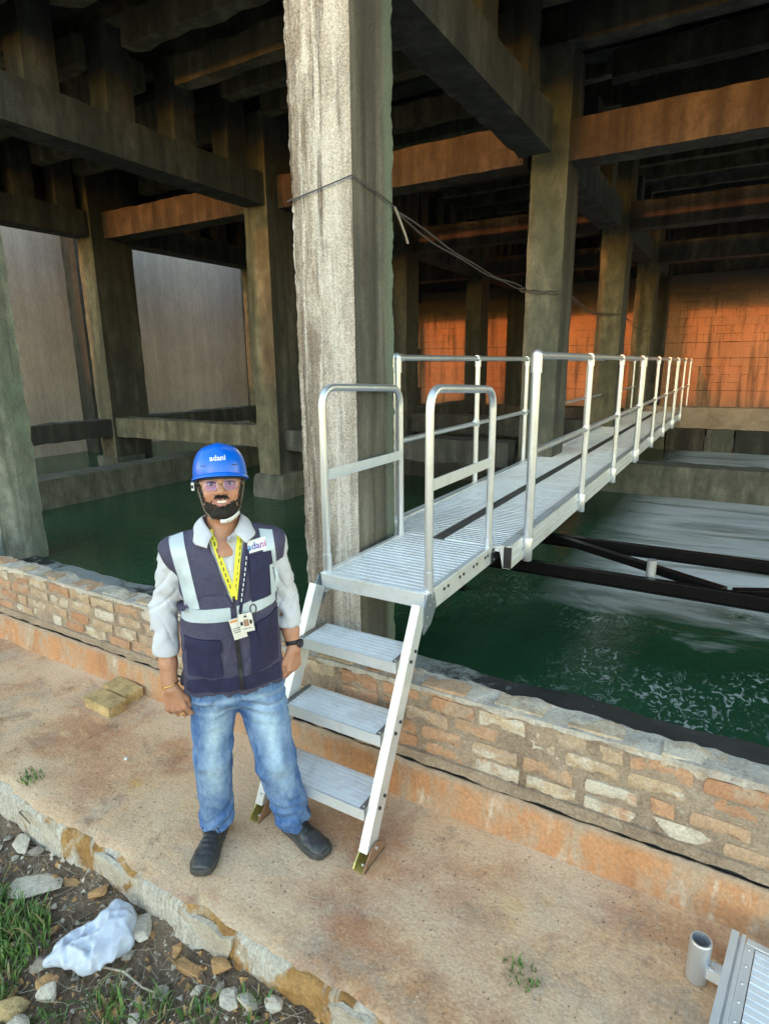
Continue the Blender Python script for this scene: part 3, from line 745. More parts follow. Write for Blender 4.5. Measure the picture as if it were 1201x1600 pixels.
# ================================================================== GANGWAY SECTIONS
def gangway(name, label, y0, y1, posts, first, group):
    G = thing(name, label, 'walkway', (-1.55, y0, .93), 0, group)
    o = Vector((1.55, -y0, -.93)); ZD = 1.08
    XL, XR = -2.02, -1.09
    def put(nm, mb, m, par=None, bevel=0):
        mb.v = [tuple(Vector(p)+o) for p in mb.v]; return mb.build(nm, m, par or G, bevel)
    # deck planks in two lanes; one mesh per lane, shared
    L = y1-y0; n = max(1, round(L/.30)); p = L/n
    me = {}
    for k, (xa, xb) in enumerate(((XL+.055, -1.60), (-1.51, XR-.055))):
        me[k] = ribbed(xa+1.55, xb+1.55, .004, p-.004, ZD-.93, 7, h=.010, th=.03, groove=.30).mesh('deck_plank', M['alu_deck'])
        for i in range(n): obj('deck_plank', me[k], G, loc=(0, i*p, 0))
    # centre channel with two ridges
    mb = MB(); mb.box((-1.598, y0, ZD-.06), (-1.512, y1, ZD-.022)); cc = put('centre_channel', mb, M['alu_dark'])
    for x in (-1.592, -1.56, -1.535, -1.518):
        mb = MB(); mb.box((x-.004, y0+.002, ZD-.0225), (x+.004, y1-.002, ZD-.003)); put('ridge', mb, M['alu_dark'], cc)
    # side channels: stepped extrusion
    for x, sg in ((XL, -1), (XR, 1)):
        mb = MB()
        prof = [(-.05,.0), (-.05,.012), (-.02,.012), (-.02,-.004), (-.012,-.004), (-.012,.012), (.012,.012), (.012,-.03), (.018,-.03), (.018,-.055), (.008,-.06), (.008,-.08), (.018,-.085), (.018,-.13), (-.03,-.13), (-.05,-.03)]
        prof = [(x+sg*a, ZD+b) for a, b in prof]; k = len(prof)
        v = [(a, y0, b) for a, b in prof]+[(a, y1, b) for a, b in prof]
        mb.add(v, [(i, (i+1) % k, (i+1) % k+k, i+k) for i in range(k)]+[tuple(range(k))[::-1], tuple(range(k, 2*k))])
        put('side_channel', mb, M['alu'])
        mb = MB(); mb.box((x-.024, y0-.006, ZD-.125), (x+.024, y0-.0005, ZD+.006)); put('end_plate', mb, M['black_plate' if first else 'alu_dark'])
    # posts, sockets, rails
    for xp, xc, sg in ((-2.06, XL, -1), (-1.055, XR, 1)):
        zt, zm = 2.195, 1.625
        if sg < 0: xp = -2.045
        pp = [y+(.085 if sg < 0 else 0.) for y in posts]
        for i, y in enumerate(pp):
            end = i in (0, len(posts)-1)
            mb = MB(); mb.tube([(xp, y, .94), (xp, y, zt-.005)], .0275 if (first and i == 0) else .0225, 14); po = put('post', mb, M['alu_tube'])
            mb = MB(); mb.tube([(xp, y, .93), (xp, y, .935), (xp, y, 1.075), (xp, y, 1.08)], [.029,.031,.031,.029], 12); put('socket', mb, M['alu_tube'], po)
            mb = MB(); mb.box((min(xc, xp), y-.018, .955), (max(xc, xp), y+.018, 1.0)); put('bracket', mb, M['alu'], po)
            mb = MB()
            if end:
                mb.tube([(xp, y, zt-.10), (xp, y, zt-.005)], .034 if first else .029, 14); mb.sphere((xp, y, zt), (.034,.034,.036) if first else (.029,.029,.031), 14, 8)
                d = .07 if i == 0 else -.07
                mb.tube([(xp, y, zt), (xp, y+d, zt)], .028, 12)
            else:
                mb.tube([(xp, y, zt-.07), (xp, y, zt-.01)], .029, 12); mb.tube([(xp, y-.035, zt), (xp, y+.035, zt)], .029, 12)
            put('top_fitting', mb, M['alu_tube'], po)
            mb = MB(); mb.tube([(xp, y, zm-.035), (xp, y, zm+.035)], .029, 12)
            a, b = (-.0 if i == 0 else -.045), (.0 if i == len(posts)-1 else .045)
            mb.tube([(xp, y+a, zm), (xp, y+b, zm)], .027, 12); put('middle_fitting', mb, M['alu_tube'], po)
        mb = MB(); mb.tube([(xp, pp[0], zt), (xp, pp[-1], zt)], .022, 12); put('top_rail', mb, M['alu_tube'])
        mb = MB(); mb.tube([(xp, pp[0], zm), (xp, pp[-1], zm)], .020, 12); put('middle_rail', mb, M['alu_tube'])
gangway('gangway_section', 'nearest section of the railed aluminium gangway, joined to the step unit', 3.30, 8.03, (3.58, 5.06, 6.5, 7.96), True, 'sections of the aluminium gangway')
gangway('gangway_section', 'middle section of the railed aluminium gangway over the water', 8.045, 12.52, (8.12, 9.55, 11.0, 12.44), False, 'sections of the aluminium gangway')
gangway('gangway_section', 'farthest section of the railed aluminium gangway, ending near the orange wall', 12.535, 16.0, (12.62, 14.1, 15.6), False, 'sections of the aluminium gangway')

# ================================================================== BLACK STEEL FRAME beside the gangway
def build_frame():
    Fm = thing('steel_frame', 'glossy black steel frame lying beside the gangway just above the water', 'frame', (0, 3.9, .25))
    o = Vector((0, -3.9, -.25))
    def put(nm, mb, m, par=None): mb.v = [tuple(Vector(p)+o) for p in mb.v]; return mb.build(nm, m, par or Fm, .004)
    ya, yb, z = 3.80, 4.52, .86
    for y in (ya, yb):
        mb = MB(); mb.box((-2.2, y-.025, z-.075), (2.6, y+.025, z)); mb.box((-2.2, y-.05, z-.081), (2.6, y+.05, z-.074)); put('beam', mb, M['black_steel'])
    for x0, x1, s in ((-1.1, .05, 1), (.1, 1.4, -1)):
        mb = MB(); mb.bar((x0, yb-.035 if s > 0 else ya+.035, z-.02), (x1, ya+.035 if s > 0 else yb-.035, z-.02), .06, .05); put('brace', mb, M['black_steel'])
    for x in (-1.3, 1.5): 
        mb = MB(); mb.bar((x, ya+.03, z-.05), (x, yb-.03, z-.05), .06, .07); put('cross_bar', mb, M['black_steel'])
    mb = MB(); mb.tube([(-.355, 3.87, .76), (-.355, 3.87, .96)], .028, 12); st = put('pipe_stub', mb, M['alu_tube'])
    for x in (-1.9, 2.4):
        for y in (ya, yb):
            mb = MB(); mb.box((x-.04, y-.03, -.2), (x+.04, y+.03, z-.082)); put('leg', mb, M['black_steel'])
build_frame()

# ================================================================== SPARE GANGWAY SECTION on the platform, cut by the picture edge
def build_spare():
    G = thing('spare_section', 'spare aluminium gangway section lying on the platform in the corner', 'walkway', (.673, 1.67, .004), R(-8))
    ZD = .115; x0, x1, y0, y1 = -.52, .42, -1.3, .41
    for i in range(11):
        p = (y1-.03-y0)/11
        for xa, xb in ((x0+.06, -.10), (-.02, x1-.06)):
            ribbed(xa, xb, y0+i*p+.002, y0+(i+1)*p-.002, ZD, 5, h=.005, th=.025, groove=.25).build('deck_plank', M['alu_deck'], G)
    for x, sg in ((x0, -1), (x1, 1)):
        mb = MB(); mb.box((x-.02, y0, 0), (x+.004, y1, ZD+.012)); mb.box((x+.013, y0, 0), (x+.026, y1, ZD+.012)); mb.box((x+.0035, y0, 0), (x+.0135, y1-.004, ZD-.002))
        sc_ = mb.build('side_channel', M['alu'], G, .0015)
        mb = MB(); mb.box((x+.027, y0, ZD-.02), (x+.057, y1-.03, ZD+.005)); mb.build('edge_strip', M['alu'], G)
        for i in range(9):
            mb = MB(); mb.sphere((x+.042, y1-.05-i*.075, ZD+.005), (.005,.005,.003), 8, 4); mb.build('rivet', M['zinc_bolt'], sc_)
    mb = MB(); mb.box((x0+.03, y1-.028, ZD-.08), (x1-.03, y1-.002, ZD+.006)); mb.build('end_channel', M['alu'], G, .002)
    # post socket bracketed to the side
    c = Vector((x0-.095, y1-.16, 0)); mb = MB(); n = 20
    for r0, z0, r1, z1 in ((.035,.0,.036,.012), (.036,.012,.036,.165), (.036,.165,.034,.17), (.034,.17,.029,.17), (.029,.17,.029,.03)):
        v = [(c.x+r*math.cos(2*math.pi*j/n), c.y+r*math.sin(2*math.pi*j/n), z) for r, z in ((r0,z0),(r1,z1)) for j in range(n)]
        mb.add(v, [(j, (j+1) % n, (j+1) % n+n, j+n) for j in range(n)], 0, True)
    sk = mb.build('post_socket', M['alu_tube'], G)
    mb = MB(); mb.box((c.x+.03, c.y-.022, .04), (x0-.02, c.y+.022, .085)); mb.build('bracket', M['alu'], sk)
    for dz in (.045, .08):
        for dy in (-.012, .014):
            mb = MB(); mb.tube([(c.x+.045, c.y+dy, dz-.01), (c.x+.045, c.y+dy, dz+.012)], .008, 8); mb.build('bolt', M['zinc_bolt'], sk)
build_spare()

# ================================================================== WIRES
def build_wire():
    x0, x1, y0, y1 = -2.285, -1.855, 2.865, 3.325
    pts = [(x0, y1, 3.02), (x0-.003, y0, 3.035), (-2.1, y0-.004, 3.062), (x1, y0, 3.105), (x1+.004, 3.1, 3.075), (x1+.003, y1, 3.035), (x0, y1+.004, 3.025)]
    w = thing('wire_loop', 'dark wire tied round the pale front column', 'wire', pts[0])
    o = -Vector(pts[0])
    mb = MB(); mb.tube([Vector(p)+o for p in pts], .0042, 6); mb.build('strand', M['wire'], w)
    mb = MB(); mb.tube([Vector(p)+o for p in [(x1+.008, 3.29, 3.035), (x1+.012, 3.34, 2.98), (x1+.02, 3.40, 2.90), (x1+.02, 3.43, 2.86)]], .008, 6); mb.build('loose_end', M['wire_light'], w)
    c = thing('sagging_wire', 'thin dark twisted wire sagging from column to column behind the gangway', 'wire', (-2.0, 3.33, 3.0))
    o = Vector((2.0, -3.33, -3.0))
    runs = [((-1.87,3.33,3.03), (-2.20,6.93,2.96), .05), ((-2.28,6.92,2.96), (-1.81,6.92,2.90), .0), ((-1.81,7.4,2.9), (-2.15,10.75,2.95), .05), ((-2.28,10.76,2.95), (-1.82,10.76,2.92), 0.), ((-1.82,11.2,2.9), (-1.9,14.5,2.82), .06)]
    for k, (a, b, sag) in enumerate(runs):
        a, b = Vector(a), Vector(b)
        for s in (0, 1):
            mb = MB(); n = 16; pp = []
            for i in range(n+1):
                t = i/n; q = a.lerp(b, t)+Vector((.012*math.sin(t*9+s*3), 0, -sag*4*t*(1-t)-.018*s*math.sin(t*math.pi)-.01*s+.008*math.sin(t*17+s*2+k))); pp.append(q+o)
            mb.tube(pp, .0055, 6); mb.build('strand', M['wire'], c)
build_wire()

# ================================================================== PERSON: implicit surfaces turned into meshes
def _h(i, j, k, s):
    n = (i*374761393 + j*668265263 + k*2147483647 + s*1274126177) & 0x7fffffff
    n = ((n ^ (n >> 13))*1103515245 + 12345) & 0x7fffffff
    return ((n ^ (n >> 16)) & 0xffff)/65535.
def vn(x, y, z, s=0):
    """value noise, -1..1"""
    xi = np.floor(x).astype(np.int64); yi = np.floor(y).astype(np.int64); zi = np.floor(z).astype(np.int64)
    fx, fy, fz = x-xi, y-yi, z-zi
    fx = fx*fx*(3-2*fx); fy = fy*fy*(3-2*fy); fz = fz*fz*(3-2*fz)
    r = 0
    for a in (0, 1):
        for b in (0, 1):
            for c in (0, 1):
                r = r + _h(xi+a, yi+b, zi+c, s)*(fx if a else 1-fx)*(fy if b else 1-fy)*(fz if c else 1-fz)
    return r*2-1
def smin(a, b, k):
    h = np.clip(.5+.5*(b-a)/k, 0, 1); return b*(1-h)+a*h-k*h*(1-h)
def smax(a, b, k): return -smin(-a, -b, k)
class Grid:
    def __init__(s, lo, hi, h):
        s.lo = np.array(lo, float); s.h = h
        n = np.ceil((np.array(hi)-s.lo)/h).astype(int)+1
        s.ax = [s.lo[i]+h*np.arange(n[i]) for i in range(3)]; s.f = np.full(n, .5)
    def sub(s, lo, hi):
        sl = []
        for i in range(3):
            a = int(np.clip(math.floor((lo[i]-s.lo[i])/s.h), 0, s.f.shape[i])); b = int(np.clip(math.ceil((hi[i]-s.lo[i])/s.h)+1, 0, s.f.shape[i])); sl.append(slice(a, b))
        sl = tuple(sl); X, Y, Z = np.meshgrid(*[s.ax[i][sl[i]] for i in range(3)], indexing='ij', sparse=True)
        return sl, X, Y, Z
    def all(s): return np.meshgrid(*s.ax, indexing='ij', sparse=True)
    def add(s, d, sl, k, cut=False):
        f = s.f[sl]
        if cut: s.f[sl] = smax(f, -d, k) if k else np.maximum(f, -d)
        else: s.f[sl] = smin(f, d, k) if k else np.minimum(f, d)
    def cap(s, a, b, ra, rb, k=.01, cut=False, sq=(1,1,1)):
        a, b = np.array(a, float), np.array(b, float); r = max(ra, rb)+k+.02
        sl, X, Y, Z = s.sub(np.minimum(a, b)-r*1.2, np.maximum(a, b)+r*1.2)
        d = b-a; L = max(d@d, 1e-9)
        t = np.clip(((X-a[0])*d[0]+(Y-a[1])*d[1]+(Z-a[2])*d[2])/L, 0, 1)
        D = np.sqrt(((X-a[0]-t*d[0])*sq[0])**2+((Y-a[1]-t*d[1])*sq[1])**2+((Z-a[2]-t*d[2])*sq[2])**2)-(ra+(rb-ra)*t)
        s.add(D, sl, k, cut); return s
    def ell(s, c, r, k=.01, cut=False):
        c, r = np.array(c, float), np.array(r, float)
        sl, X, Y, Z = s.sub(c-r-k-.02, c+r+k+.02)
        q = np.sqrt(((X-c[0])/r[0])**2+((Y-c[1])/r[1])**2+((Z-c[2])/r[2])**2)
        s.add((q-1)*r.min(), sl, k, cut); return s
    def tab(s, T, off=0., k=.02, p=2.4):
        """stack of super-ellipses: rows (z, cx, cy, a, b)"""
        T = np.array(T, float); T = T[np.argsort(T[:, 0])]
        X, Y, Z = s.all(); z = s.ax[2]
        cx, cy, a, b = [np.interp(z, T[:, 0], T[:, i])[None, None, :] for i in (1, 2, 3, 4)]
        a = a+off; b = b+off
        q = (np.abs((X-cx)/a)**p+np.abs((Y-cy)/b)**p)**(1/p)
        D = (q-1)*np.minimum(a, b); D = np.maximum(D, np.maximum(T[0, 0]-off*.0-Z, Z-T[-1, 0]-off))
        s.add(D, (slice(None),)*3, k); return s
    def disp(s, amp, sc, seed=0, fn=None):
        X, Y, Z = s.all(); m = np.abs(s.f) < amp*3+.01
        I = np.nonzero(m); x, y, z = s.ax[0][I[0]], s.ax[1][I[1]], s.ax[2][I[2]]
        s.f[m] += fn(x, y, z) if fn else amp*vn(x*sc, y*sc, z*sc, seed); return s
    def mesh(s):
        """naive surface nets -> verts, quads"""
        f = s.f; ins = f < 0; n = np.array(f.shape)
        cs = [ins[a:n[0]-1+a, b:n[1]-1+b, c:n[2]-1+c] for a in (0,1) for b in (0,1) for c in (0,1)]
        cnt = sum(c.astype(np.int8) for c in cs); act = (cnt > 0) & (cnt < 8)
        idx = -np.ones(act.shape, np.int64); I = np.nonzero(act); N = len(I[0]); idx[I] = np.arange(N)
        acc = np.zeros((N, 3)); w = np.zeros(N)
        cor = [(a, b, c) for a in (0,1) for b in (0,1) for c in (0,1)]
        for p in cor:
            for ax in range(3):
                if p[ax]: continue
                q = list(p); q[ax] = 1
                fa = f[I[0]+p[0], I[1]+p[1], I[2]+p[2]]; fb = f[I[0]+q[0], I[1]+q[1], I[2]+q[2]]
                m = (fa < 0) != (fb < 0); t = np.where(m, fa/np.where(m, fa-fb, 1), 0)
                P = np.array(p, float)[None, :].repeat(N, 0); P[:, ax] += t
                acc[m] += P[m]; w[m] += 1
        V = s.lo+(np.stack(I, 1)+acc/w[:, None])*s.h
        F = []
        for ax in range(3):
            b, c = (ax+1) % 3, (ax+2) % 3
            A = [slice(None)]*3; B = [slice(None)]*3; A[ax] = slice(0, -1); B[ax] = slice(1, None)
            fa, fb = ins[tuple(A)], ins[tuple(B)]
            E = np.nonzero(fa != fb); E = np.stack(E, 1)
            E = E[(E[:, b] > 0) & (E[:, c] > 0) & (E[:, b] < n[b]-1) & (E[:, c] < n[c]-1)]
            q = []
            for db, dc in ((0,0), (1,0), (1,1), (0,1)):
                e = E.copy(); e[:, b] -= db; e[:, c] -= dc; q.append(idx[e[:, 0], e[:, 1], e[:, 2]])
            q = np.stack(q, 1); fl = ~fa[E[:, 0], E[:, 1], E[:, 2]]
            q[fl] = q[fl][:, ::-1]; F.append(q)
        return V, np.concatenate(F)
def np_mesh(name, parts, mats, color=None, smooth=True):
    V = []; F = []; o = 0
    for v, f in parts: V.append(v); F.append(f+o); o += len(v)
    V = np.concatenate(V); F = np.concatenate(F)
    me = bpy.data.meshes.new(name); me.vertices.add(len(V)); me.vertices.foreach_set('co', V.astype(np.float32).ravel())
    me.loops.add(F.size); me.loops.foreach_set('vertex_index', F.astype(np.int32).ravel())
    me.polygons.add(len(F)); me.polygons.foreach_set('loop_start', np.arange(0, F.size, 4, dtype=np.int32))
    me.polygons.foreach_set('use_smooth', np.full(len(F), smooth))
    me.update(calc_edges=True); me.validate()
    for m in (mats if isinstance(mats, (list, tuple)) else [mats]): me.materials.append(m)
    if color is not None:
        at = me.color_attributes.new('Col', 'FLOAT_COLOR', 'POINT'); c = np.ones((len(V), 4), np.float32); c[:, :3] = color(V)
        at.data.foreach_set('color', c.ravel())
    return me
def relax(V, F, it=2, lam=.5):
    for _ in range(it):
        a = np.zeros_like(V); c = np.zeros(len(V))
        for i in range(4):
            j = F[:, (i+1) % 4]; np.add.at(a, F[:, i], V[j]); np.add.at(c, F[:, i], 1); np.add.at(a, j, V[F[:, i]]); np.add.at(c, j, 1)
        V = V+lam*(a/c[:, None]-V)
    return V, F
def vcol(name, rough=.7, bump=.1, sc=200, weave=False, sss=0., **kw):
    t = NT(name); a = t.n.new('ShaderNodeAttribute'); a.attribute_name = 'Col'
    n = t.noise(t.pos(obj=True), sc, 3, .7); c = t.mix(.3, a.outputs['Color'], t.ramp(n, [(.3,.3), (.7,.7)]), 'OVERLAY')
    t.bump(n, bump, .002)
    if sss: kw['Subsurface_Weight'] = sss
    return t.out(c, rough, **kw)
M['skin'] = vcol('warm brown skin', .48, .12, 260, sss=.12)
t_ = M['skin'].node_tree.nodes['Principled BSDF']; t_.inputs['Subsurface Radius'].default_value = (.012,.004,.002); t_.inputs['Subsurface Scale'].default_value = .6
M['denim'] = vcol('faded blue denim', .85, .35, 420)
M['shirt'] = simple('white cotton shirt', (.52,.53,.59), .8, 0, .05, 300, .2)
def vest_mat():
    t = NT('navy mesh vest'); v = t.voro(t.pos((1,1,1), obj=True), 420); n = t.noise(t.pos(obj=True), 7, 4)
    c = t.mix(t.ramp(v, [(.25,0.), (.6,1.)]), (.020,.019,.052), (.074,.068,.122)); c = t.mix(t.ramp(n, [(.4,0.), (.7,.5)]), c, (.020,.019,.052))
    t.bump(v, .5, .002); return t.out(c, .8)
M['vest'] = vest_mat()
M['navy'] = simple('plain navy pocket cloth', (.010,.010,.048), .75, 0, .2, 90, .2)
M['tape'] = simple('silver grey reflective tape', (.47,.54,.60), .45, .15, .05, 60, .1)
M['helmet'] = simple('glossy blue helmet shell', (.0,.12,.66), .28, 0, .04, 8, .02)
M['helmet_dark'] = simple('helmet liner', (.012,.013,.03), .6)
M['beard'] = simple('black beard hair', (.016,.012,.010), .7, 0, .5, 500, .9)
M['white_plastic'] = simple('white plastic', (.72,.72,.70), .4)
M['strap'] = simple('speckled beige strap', (.22,.18,.13), .8, 0, .5, 260)
M['leather'] = simple('dusty black leather', (.042,.042,.045), .38, 0, .6, 22, .25)
M['sole'] = simple('black rubber sole', (.055,.053,.05), .75, 0, .3, 60, .3)
M['lace'] = simple('black laces', (.012,.012,.012), .8)
M['yellow'] = simple('yellow lanyard webbing', (.72,.66,.04), .6, 0, .06, 200)
M['ink'] = simple('black print', (.015,.015,.02), .6)
M['white_print'] = simple('white print', (.78,.80,.82), .5)
M['card'] = simple('badge card', (.66,.64,.60), .35, 0, .1, 60)
M['black_cloth'] = simple('black zip', (.012,.012,.014), .6)
M['gold'] = simple('gold', (.75,.48,.16), .25, 1.)
M['eye_white'] = simple('eye white', (.42,.38,.36), .25)
M['eye_dark'] = simple('dark iris', (.012,.007,.005), .12)
M['teeth'] = simple('teeth', (.70,.66,.60), .3)
M['lip'] = simple('lip', (.36,.15,.12), .45)
M['silver'] = simple('silver wire', (.6,.58,.56), .25, 1.)
def lens_mat():
    t = NT('blue violet coated lens'); tr = t.n.new('ShaderNodeBsdfTransparent'); tr.inputs[0].default_value = (.90,.86,.99,1)
    gl = t.n.new('ShaderNodeBsdfGlossy'); gl.inputs[0].default_value = (.42,.38,.95,1); gl.inputs['Roughness'].default_value = .12
    mx = t.n.new('ShaderNodeMixShader'); mx.inputs[0].default_value = .035
    t.l.new(tr.outputs[0], mx.inputs[1]); t.l.new(gl.outputs[0], mx.inputs[2]); t.l.new(mx.outputs[0], t.n['Material Output'].inputs[0]); return t.m
M['lens'] = lens_mat()

def build_person():
    P = thing('person', 'smiling bearded man in blue helmet, navy vest and faded jeans standing by the step unit', 'person', (-1.72, 1.70, .003), math.atan2(.7112, .7030))
    CX = -.035
    # ---------------------------------------------------------------- body (skin)
    hd = Grid((-.16,-.17,1.42), (.09,.16,1.83), .0025)
    hd.ell((CX,.015,1.705), (.082,.100,.095), .01).ell((CX,-.028,1.655), (.073,.074,.098), .03)
    hd.ell((CX,-.030,1.605), (.066,.062,.050), .025).ell((CX,-.080,1.578), (.027,.024,.022), .02)
    for s in (-1, 1):
        hd.ell((CX+s*.042,-.070,1.652), (.028,.026,.024), .02)
        hd.cap((CX+s*.012,-.098,1.713), (CX+s*.052,-.078,1.712), .011, .010, .014)
    hd.cap((CX,-.098,1.702), (CX,-.124,1.662), .008, .0145, .012)
    for s in (-1, 1): hd.ell((CX+s*.0145,-.110,1.657), (.011,.012,.009), .007)
    for s in (-1, 1): hd.ell((CX+s*.0355,-.111,1.693), (.020,.022,.0115), .010, True)
    for s in (-1, 1): hd.ell((CX+s*.082,.012,1.675), (.011,.024,.033), .008)
    hd.ell((CX,-.112,1.6225), (.034,.018,.0085), .004, True)                       # smiling mouth, slightly open
    hd.cap((CX-.031,-.091,1.631), (CX,-.106,1.632), .004, .0045, .005).cap((CX+.031,-.091,1.631), (CX,-.106,1.632), .004, .0045, .005)
    hd.cap((CX-.026,-.093,1.617), (CX,-.106,1.6085), .0045, .0065, .006).cap((CX+.026,-.093,1.617), (CX,-.106,1.6085), .0045, .0065, .006)
    hd.cap((CX,.03,1.63), (CX,.022,1.43), .060, .068, .03)
    hd.cap((CX-.02,-.02,1.47), (CX,-.055,1.42), .04, .05, .03)
    headf = hd.f.copy()
    HP, PV, HDX = R(9.0), np.array([CX, .02, 1.58]), .006                            # face tipped up to the viewer
    def tip(V, w=1.):
        V = np.asarray(V, float); q = V-PV; ca, sa = np.cos(HP*w), np.sin(HP*w)
        return np.stack([q[:, 0]+HDX*w, q[:, 1]*ca+q[:, 2]*sa, -q[:, 1]*sa+q[:, 2]*ca], 1)+PV
    TIP = Matrix.Translation((CX+HDX, .02, 1.58)) @ Matrix.Rotation(-HP, 4, 'X') @ Matrix.Translation((-CX, -.02, -1.58))
    def tipped(o): o.matrix_basis = TIP; return o
    hv, hf = relax(*hd.mesh(), 1, .4)
    parts = [(tip(hv, np.clip((hv[:, 2]-1.47)/.09, 0, 1)), hf)]
    headc = hv
    # torso, hips and legs under the clothes
    bd = Grid((-.34,-.17,.06), (.26,.22,1.53), .011)
    bd.tab([(.82,-.03,0,.165,.11), (1.0,-.03,0,.165,.115), (1.25,-.025,0,.16,.11), (1.40,-.03,0,.15,.09), (1.48,CX,.015,.06,.05)], 0, .02)
    for a, b, c in (((-.12,0,.82), (-.152,.02,.47), (-.158,.085,.06)), ((.07,0,.82), (.11,-.03,.45), (.182,.01,.06))):
        bd.cap(a, b, .075, .05, .03).cap(b, c, .048, .035, .02)
    for sh, el in (((-.215,.01,1.42), (-.297,.03,1.17)), ((.155,.01,1.43), (.205,.035,1.17))):
        bd.cap((CX,.01,1.42), sh, .05, .05, .03).cap(sh, el, .048, .04, .02)
    parts.append(bd.mesh())
    # forearms and hands
    def arm(el, wr, d, n, a, thumb, curl):
        el, wr, d, n, a = [np.array(q, float) for q in (el, wr, d, n, a)]
        d /= np.linalg.norm(d); n -= d*(n@d); n /= np.linalg.norm(n); a = np.cross(d, n)*(1 if np.cross(d, n)@a > 0 else -1)
        lo = np.minimum(el, wr-0)-.13; hi = np.maximum(el, wr)+.10; lo[2] = wr[2]-.21; hi[2] = el[2]+.03
        g = Grid(lo, hi, .003)
        g.cap(el, el*.35+wr*.65, .046, .036, .015).cap(el*.35+wr*.65, wr, .036, .0285, .012)
        K = []
        for i in range(4):
            k = wr+d*(.094-.005*abs(i-1.3))+a*(.036-.0245*i)-n*.002*abs(i-1.5); K.append(k)
            g.cap(wr+d*.004+a*(.018-.012*i), k, .017, .0125, .012)
        for i, (L1, L2, L3) in enumerate(((.046,.028,.022), (.050,.031,.024), (.047,.029,.023), (.037,.023,.020))):
            c = curl[i]; k = K[i]; spread = a*(.10-.07*i)
            d1 = d*math.cos(c)-n*math.sin(c)+spread; d2 = d*math.cos(c*2.1)-n*math.sin(c*2.1)+spread*.4; d3 = d*math.cos(c*2.9)-n*math.sin(c*2.9)
            p1 = k+d1*L1; p2 = p1+d2*L2; p3 = p2+d3*L3
            g.cap(k, p1, .0118, .0104, .0035).cap(p1, p2, .0105, .0096, .003).cap(p2, p3, .0096, .008, .003)
        t0 = wr+d*.018+a*.024-n*.006; t1 = t0+d*.042+a*.020-n*.016; t2 = t1+d*.032-a*.002-n*.010; t3 = t2+d*.022-a*.008-n*.006
        g.cap(t0, t1, .0165, .0125, .010).cap(t1, t2, .0118, .0102, .003).cap(t2, t3, .0102, .008, .003)
        g.disp(.001, 90, 3)
        return relax(*g.mesh(), 1, .35), K
    (ra, rK) = arm((-.297,.028,1.14), (-.287,-.055,.862), (.16,-.16,-1), (-.35,-.94,0), (1,-.3,0), 1, (.55,.64,.72,.80))
    (la, lK) = arm((.203,.032,1.16), (.222,-.045,.972), (-.04,-.14,-1), (.75,-.66,0), (-.7,-.7,0), 1, (.75,.80,.85,.9))
    parts += [ra, la]
    def skin_col(V):
        c = np.tile(np.array([[.42,.205,.128]]), (len(V), 1)); U = V.copy(); U[:len(headc)] = headc; x, y, z = U.T
        m = .07*vn(x*60, y*60, z*60, 5)+.08*vn(x*18, y*18, z*18, 9); c *= (1+m)[:, None]
        ch = np.exp(-(((np.abs(x-CX)-.045)/.022)**2+((z-1.655)/.02)**2))*(y < -.03); c += ch[:, None]*np.array([.05,-.005,-.005])
        br = np.exp(-((np.abs(x-CX)-.036)/.012)**2-((z-1.690)/.010)**2)*(y < -.05); c *= (1-.35*br)[:, None]      # darker eyelids
        lp = (np.abs(x-CX) < .032) & (z > 1.604) & (z < 1.637) & (y < -.09); c[lp] = np.array([.36,.16,.125])
        kn = np.zeros(len(V))
        for K in (rK, lK):
            for k in K: kn = np.maximum(kn, np.exp(-((V-k)**2).sum(1)/.010**2))
        c *= (1-.22*kn)[:, None]; return np.clip(c, .01, 1)
    body = obj('body', np_mesh('body', parts, M['skin'], skin_col), P)
    # eyes, brows, teeth
    for s in (-1, 1):
        mb = MB(); mb.sphere((CX+s*.0350,-.0860,1.6925), (.0145,.0135,.0125), 14, 10); e = tipped(mb.build('eye', M['eye_white'], P))
        mb = MB(); mb.sphere((CX+s*.0345,-.0955,1.6925), (.0075,.0055,.0075), 12, 8); mb.build('iris', M['eye_dark'], e)
        mb = MB(); mb.tube([(CX+s*(.0345+t*.0165), -.1005+.010*t*t, 1.7005-.0040*t*t) for t in np.linspace(-1, 1, 9)], .0021, 6); mb.build('eyelid', M['beard'], e)
        mb = MB(); mb.tube([(CX+s*(.014+.044*t), -.1125+.030*t*t, 1.7165+.007*math.sin(t*2.4)-.005*t) for t in np.linspace(0, 1, 8)], [.002,.0042,.005,.005,.0046,.004,.003,.0015], 8); tipped(mb.build('eyebrow', M['beard'], P))
    mb = MB(); mb.add([(CX+.029*t, -.1055+.019*t*t+dy, 1.6225+dz+.004*t*t) for dz, dy in ((.0055,0), (-.0048,.001)) for t in np.linspace(-1, 1, 9)], [(i, i+1, i+10, i+9) for i in range(8)], 0, True); tipped(mb.build('teeth', M['teeth'], P))
    # ---------------------------------------------------------------- beard and hair, grown from the head surface
    g = Grid((-.16,-.17,1.42), (.09,.16,1.83), .0025); g.f = headf.copy(); X, Y, Z = g.all()
    ax_ = np.abs(X-CX)
    zl = np.interp(g.ax[0]-CX, [-.085,-.072,-.060,-.046,-.034,-.024,-.012,0,.012,.024,.034,.046,.060,.072,.085],
                   [1.715,1.680,1.630,1.621,1.634,1.643,1.6485,1.646,1.6485,1.643,1.634,1.621,1.630,1.680,1.715])[:, None, None]
    back = (Y-.002+.25*(1.60-Z)); low = (1.556-Z)+.5*np.maximum(Y+.06, 0)
    reg = np.maximum(np.maximum(Z-zl, back), low)
    mouth = np.sqrt(((X-CX)/.0365)**2+((Z-1.6205-4.5*(X-CX)**2)/.0158)**2)-1
    reg = np.maximum(reg, -mouth*.012)
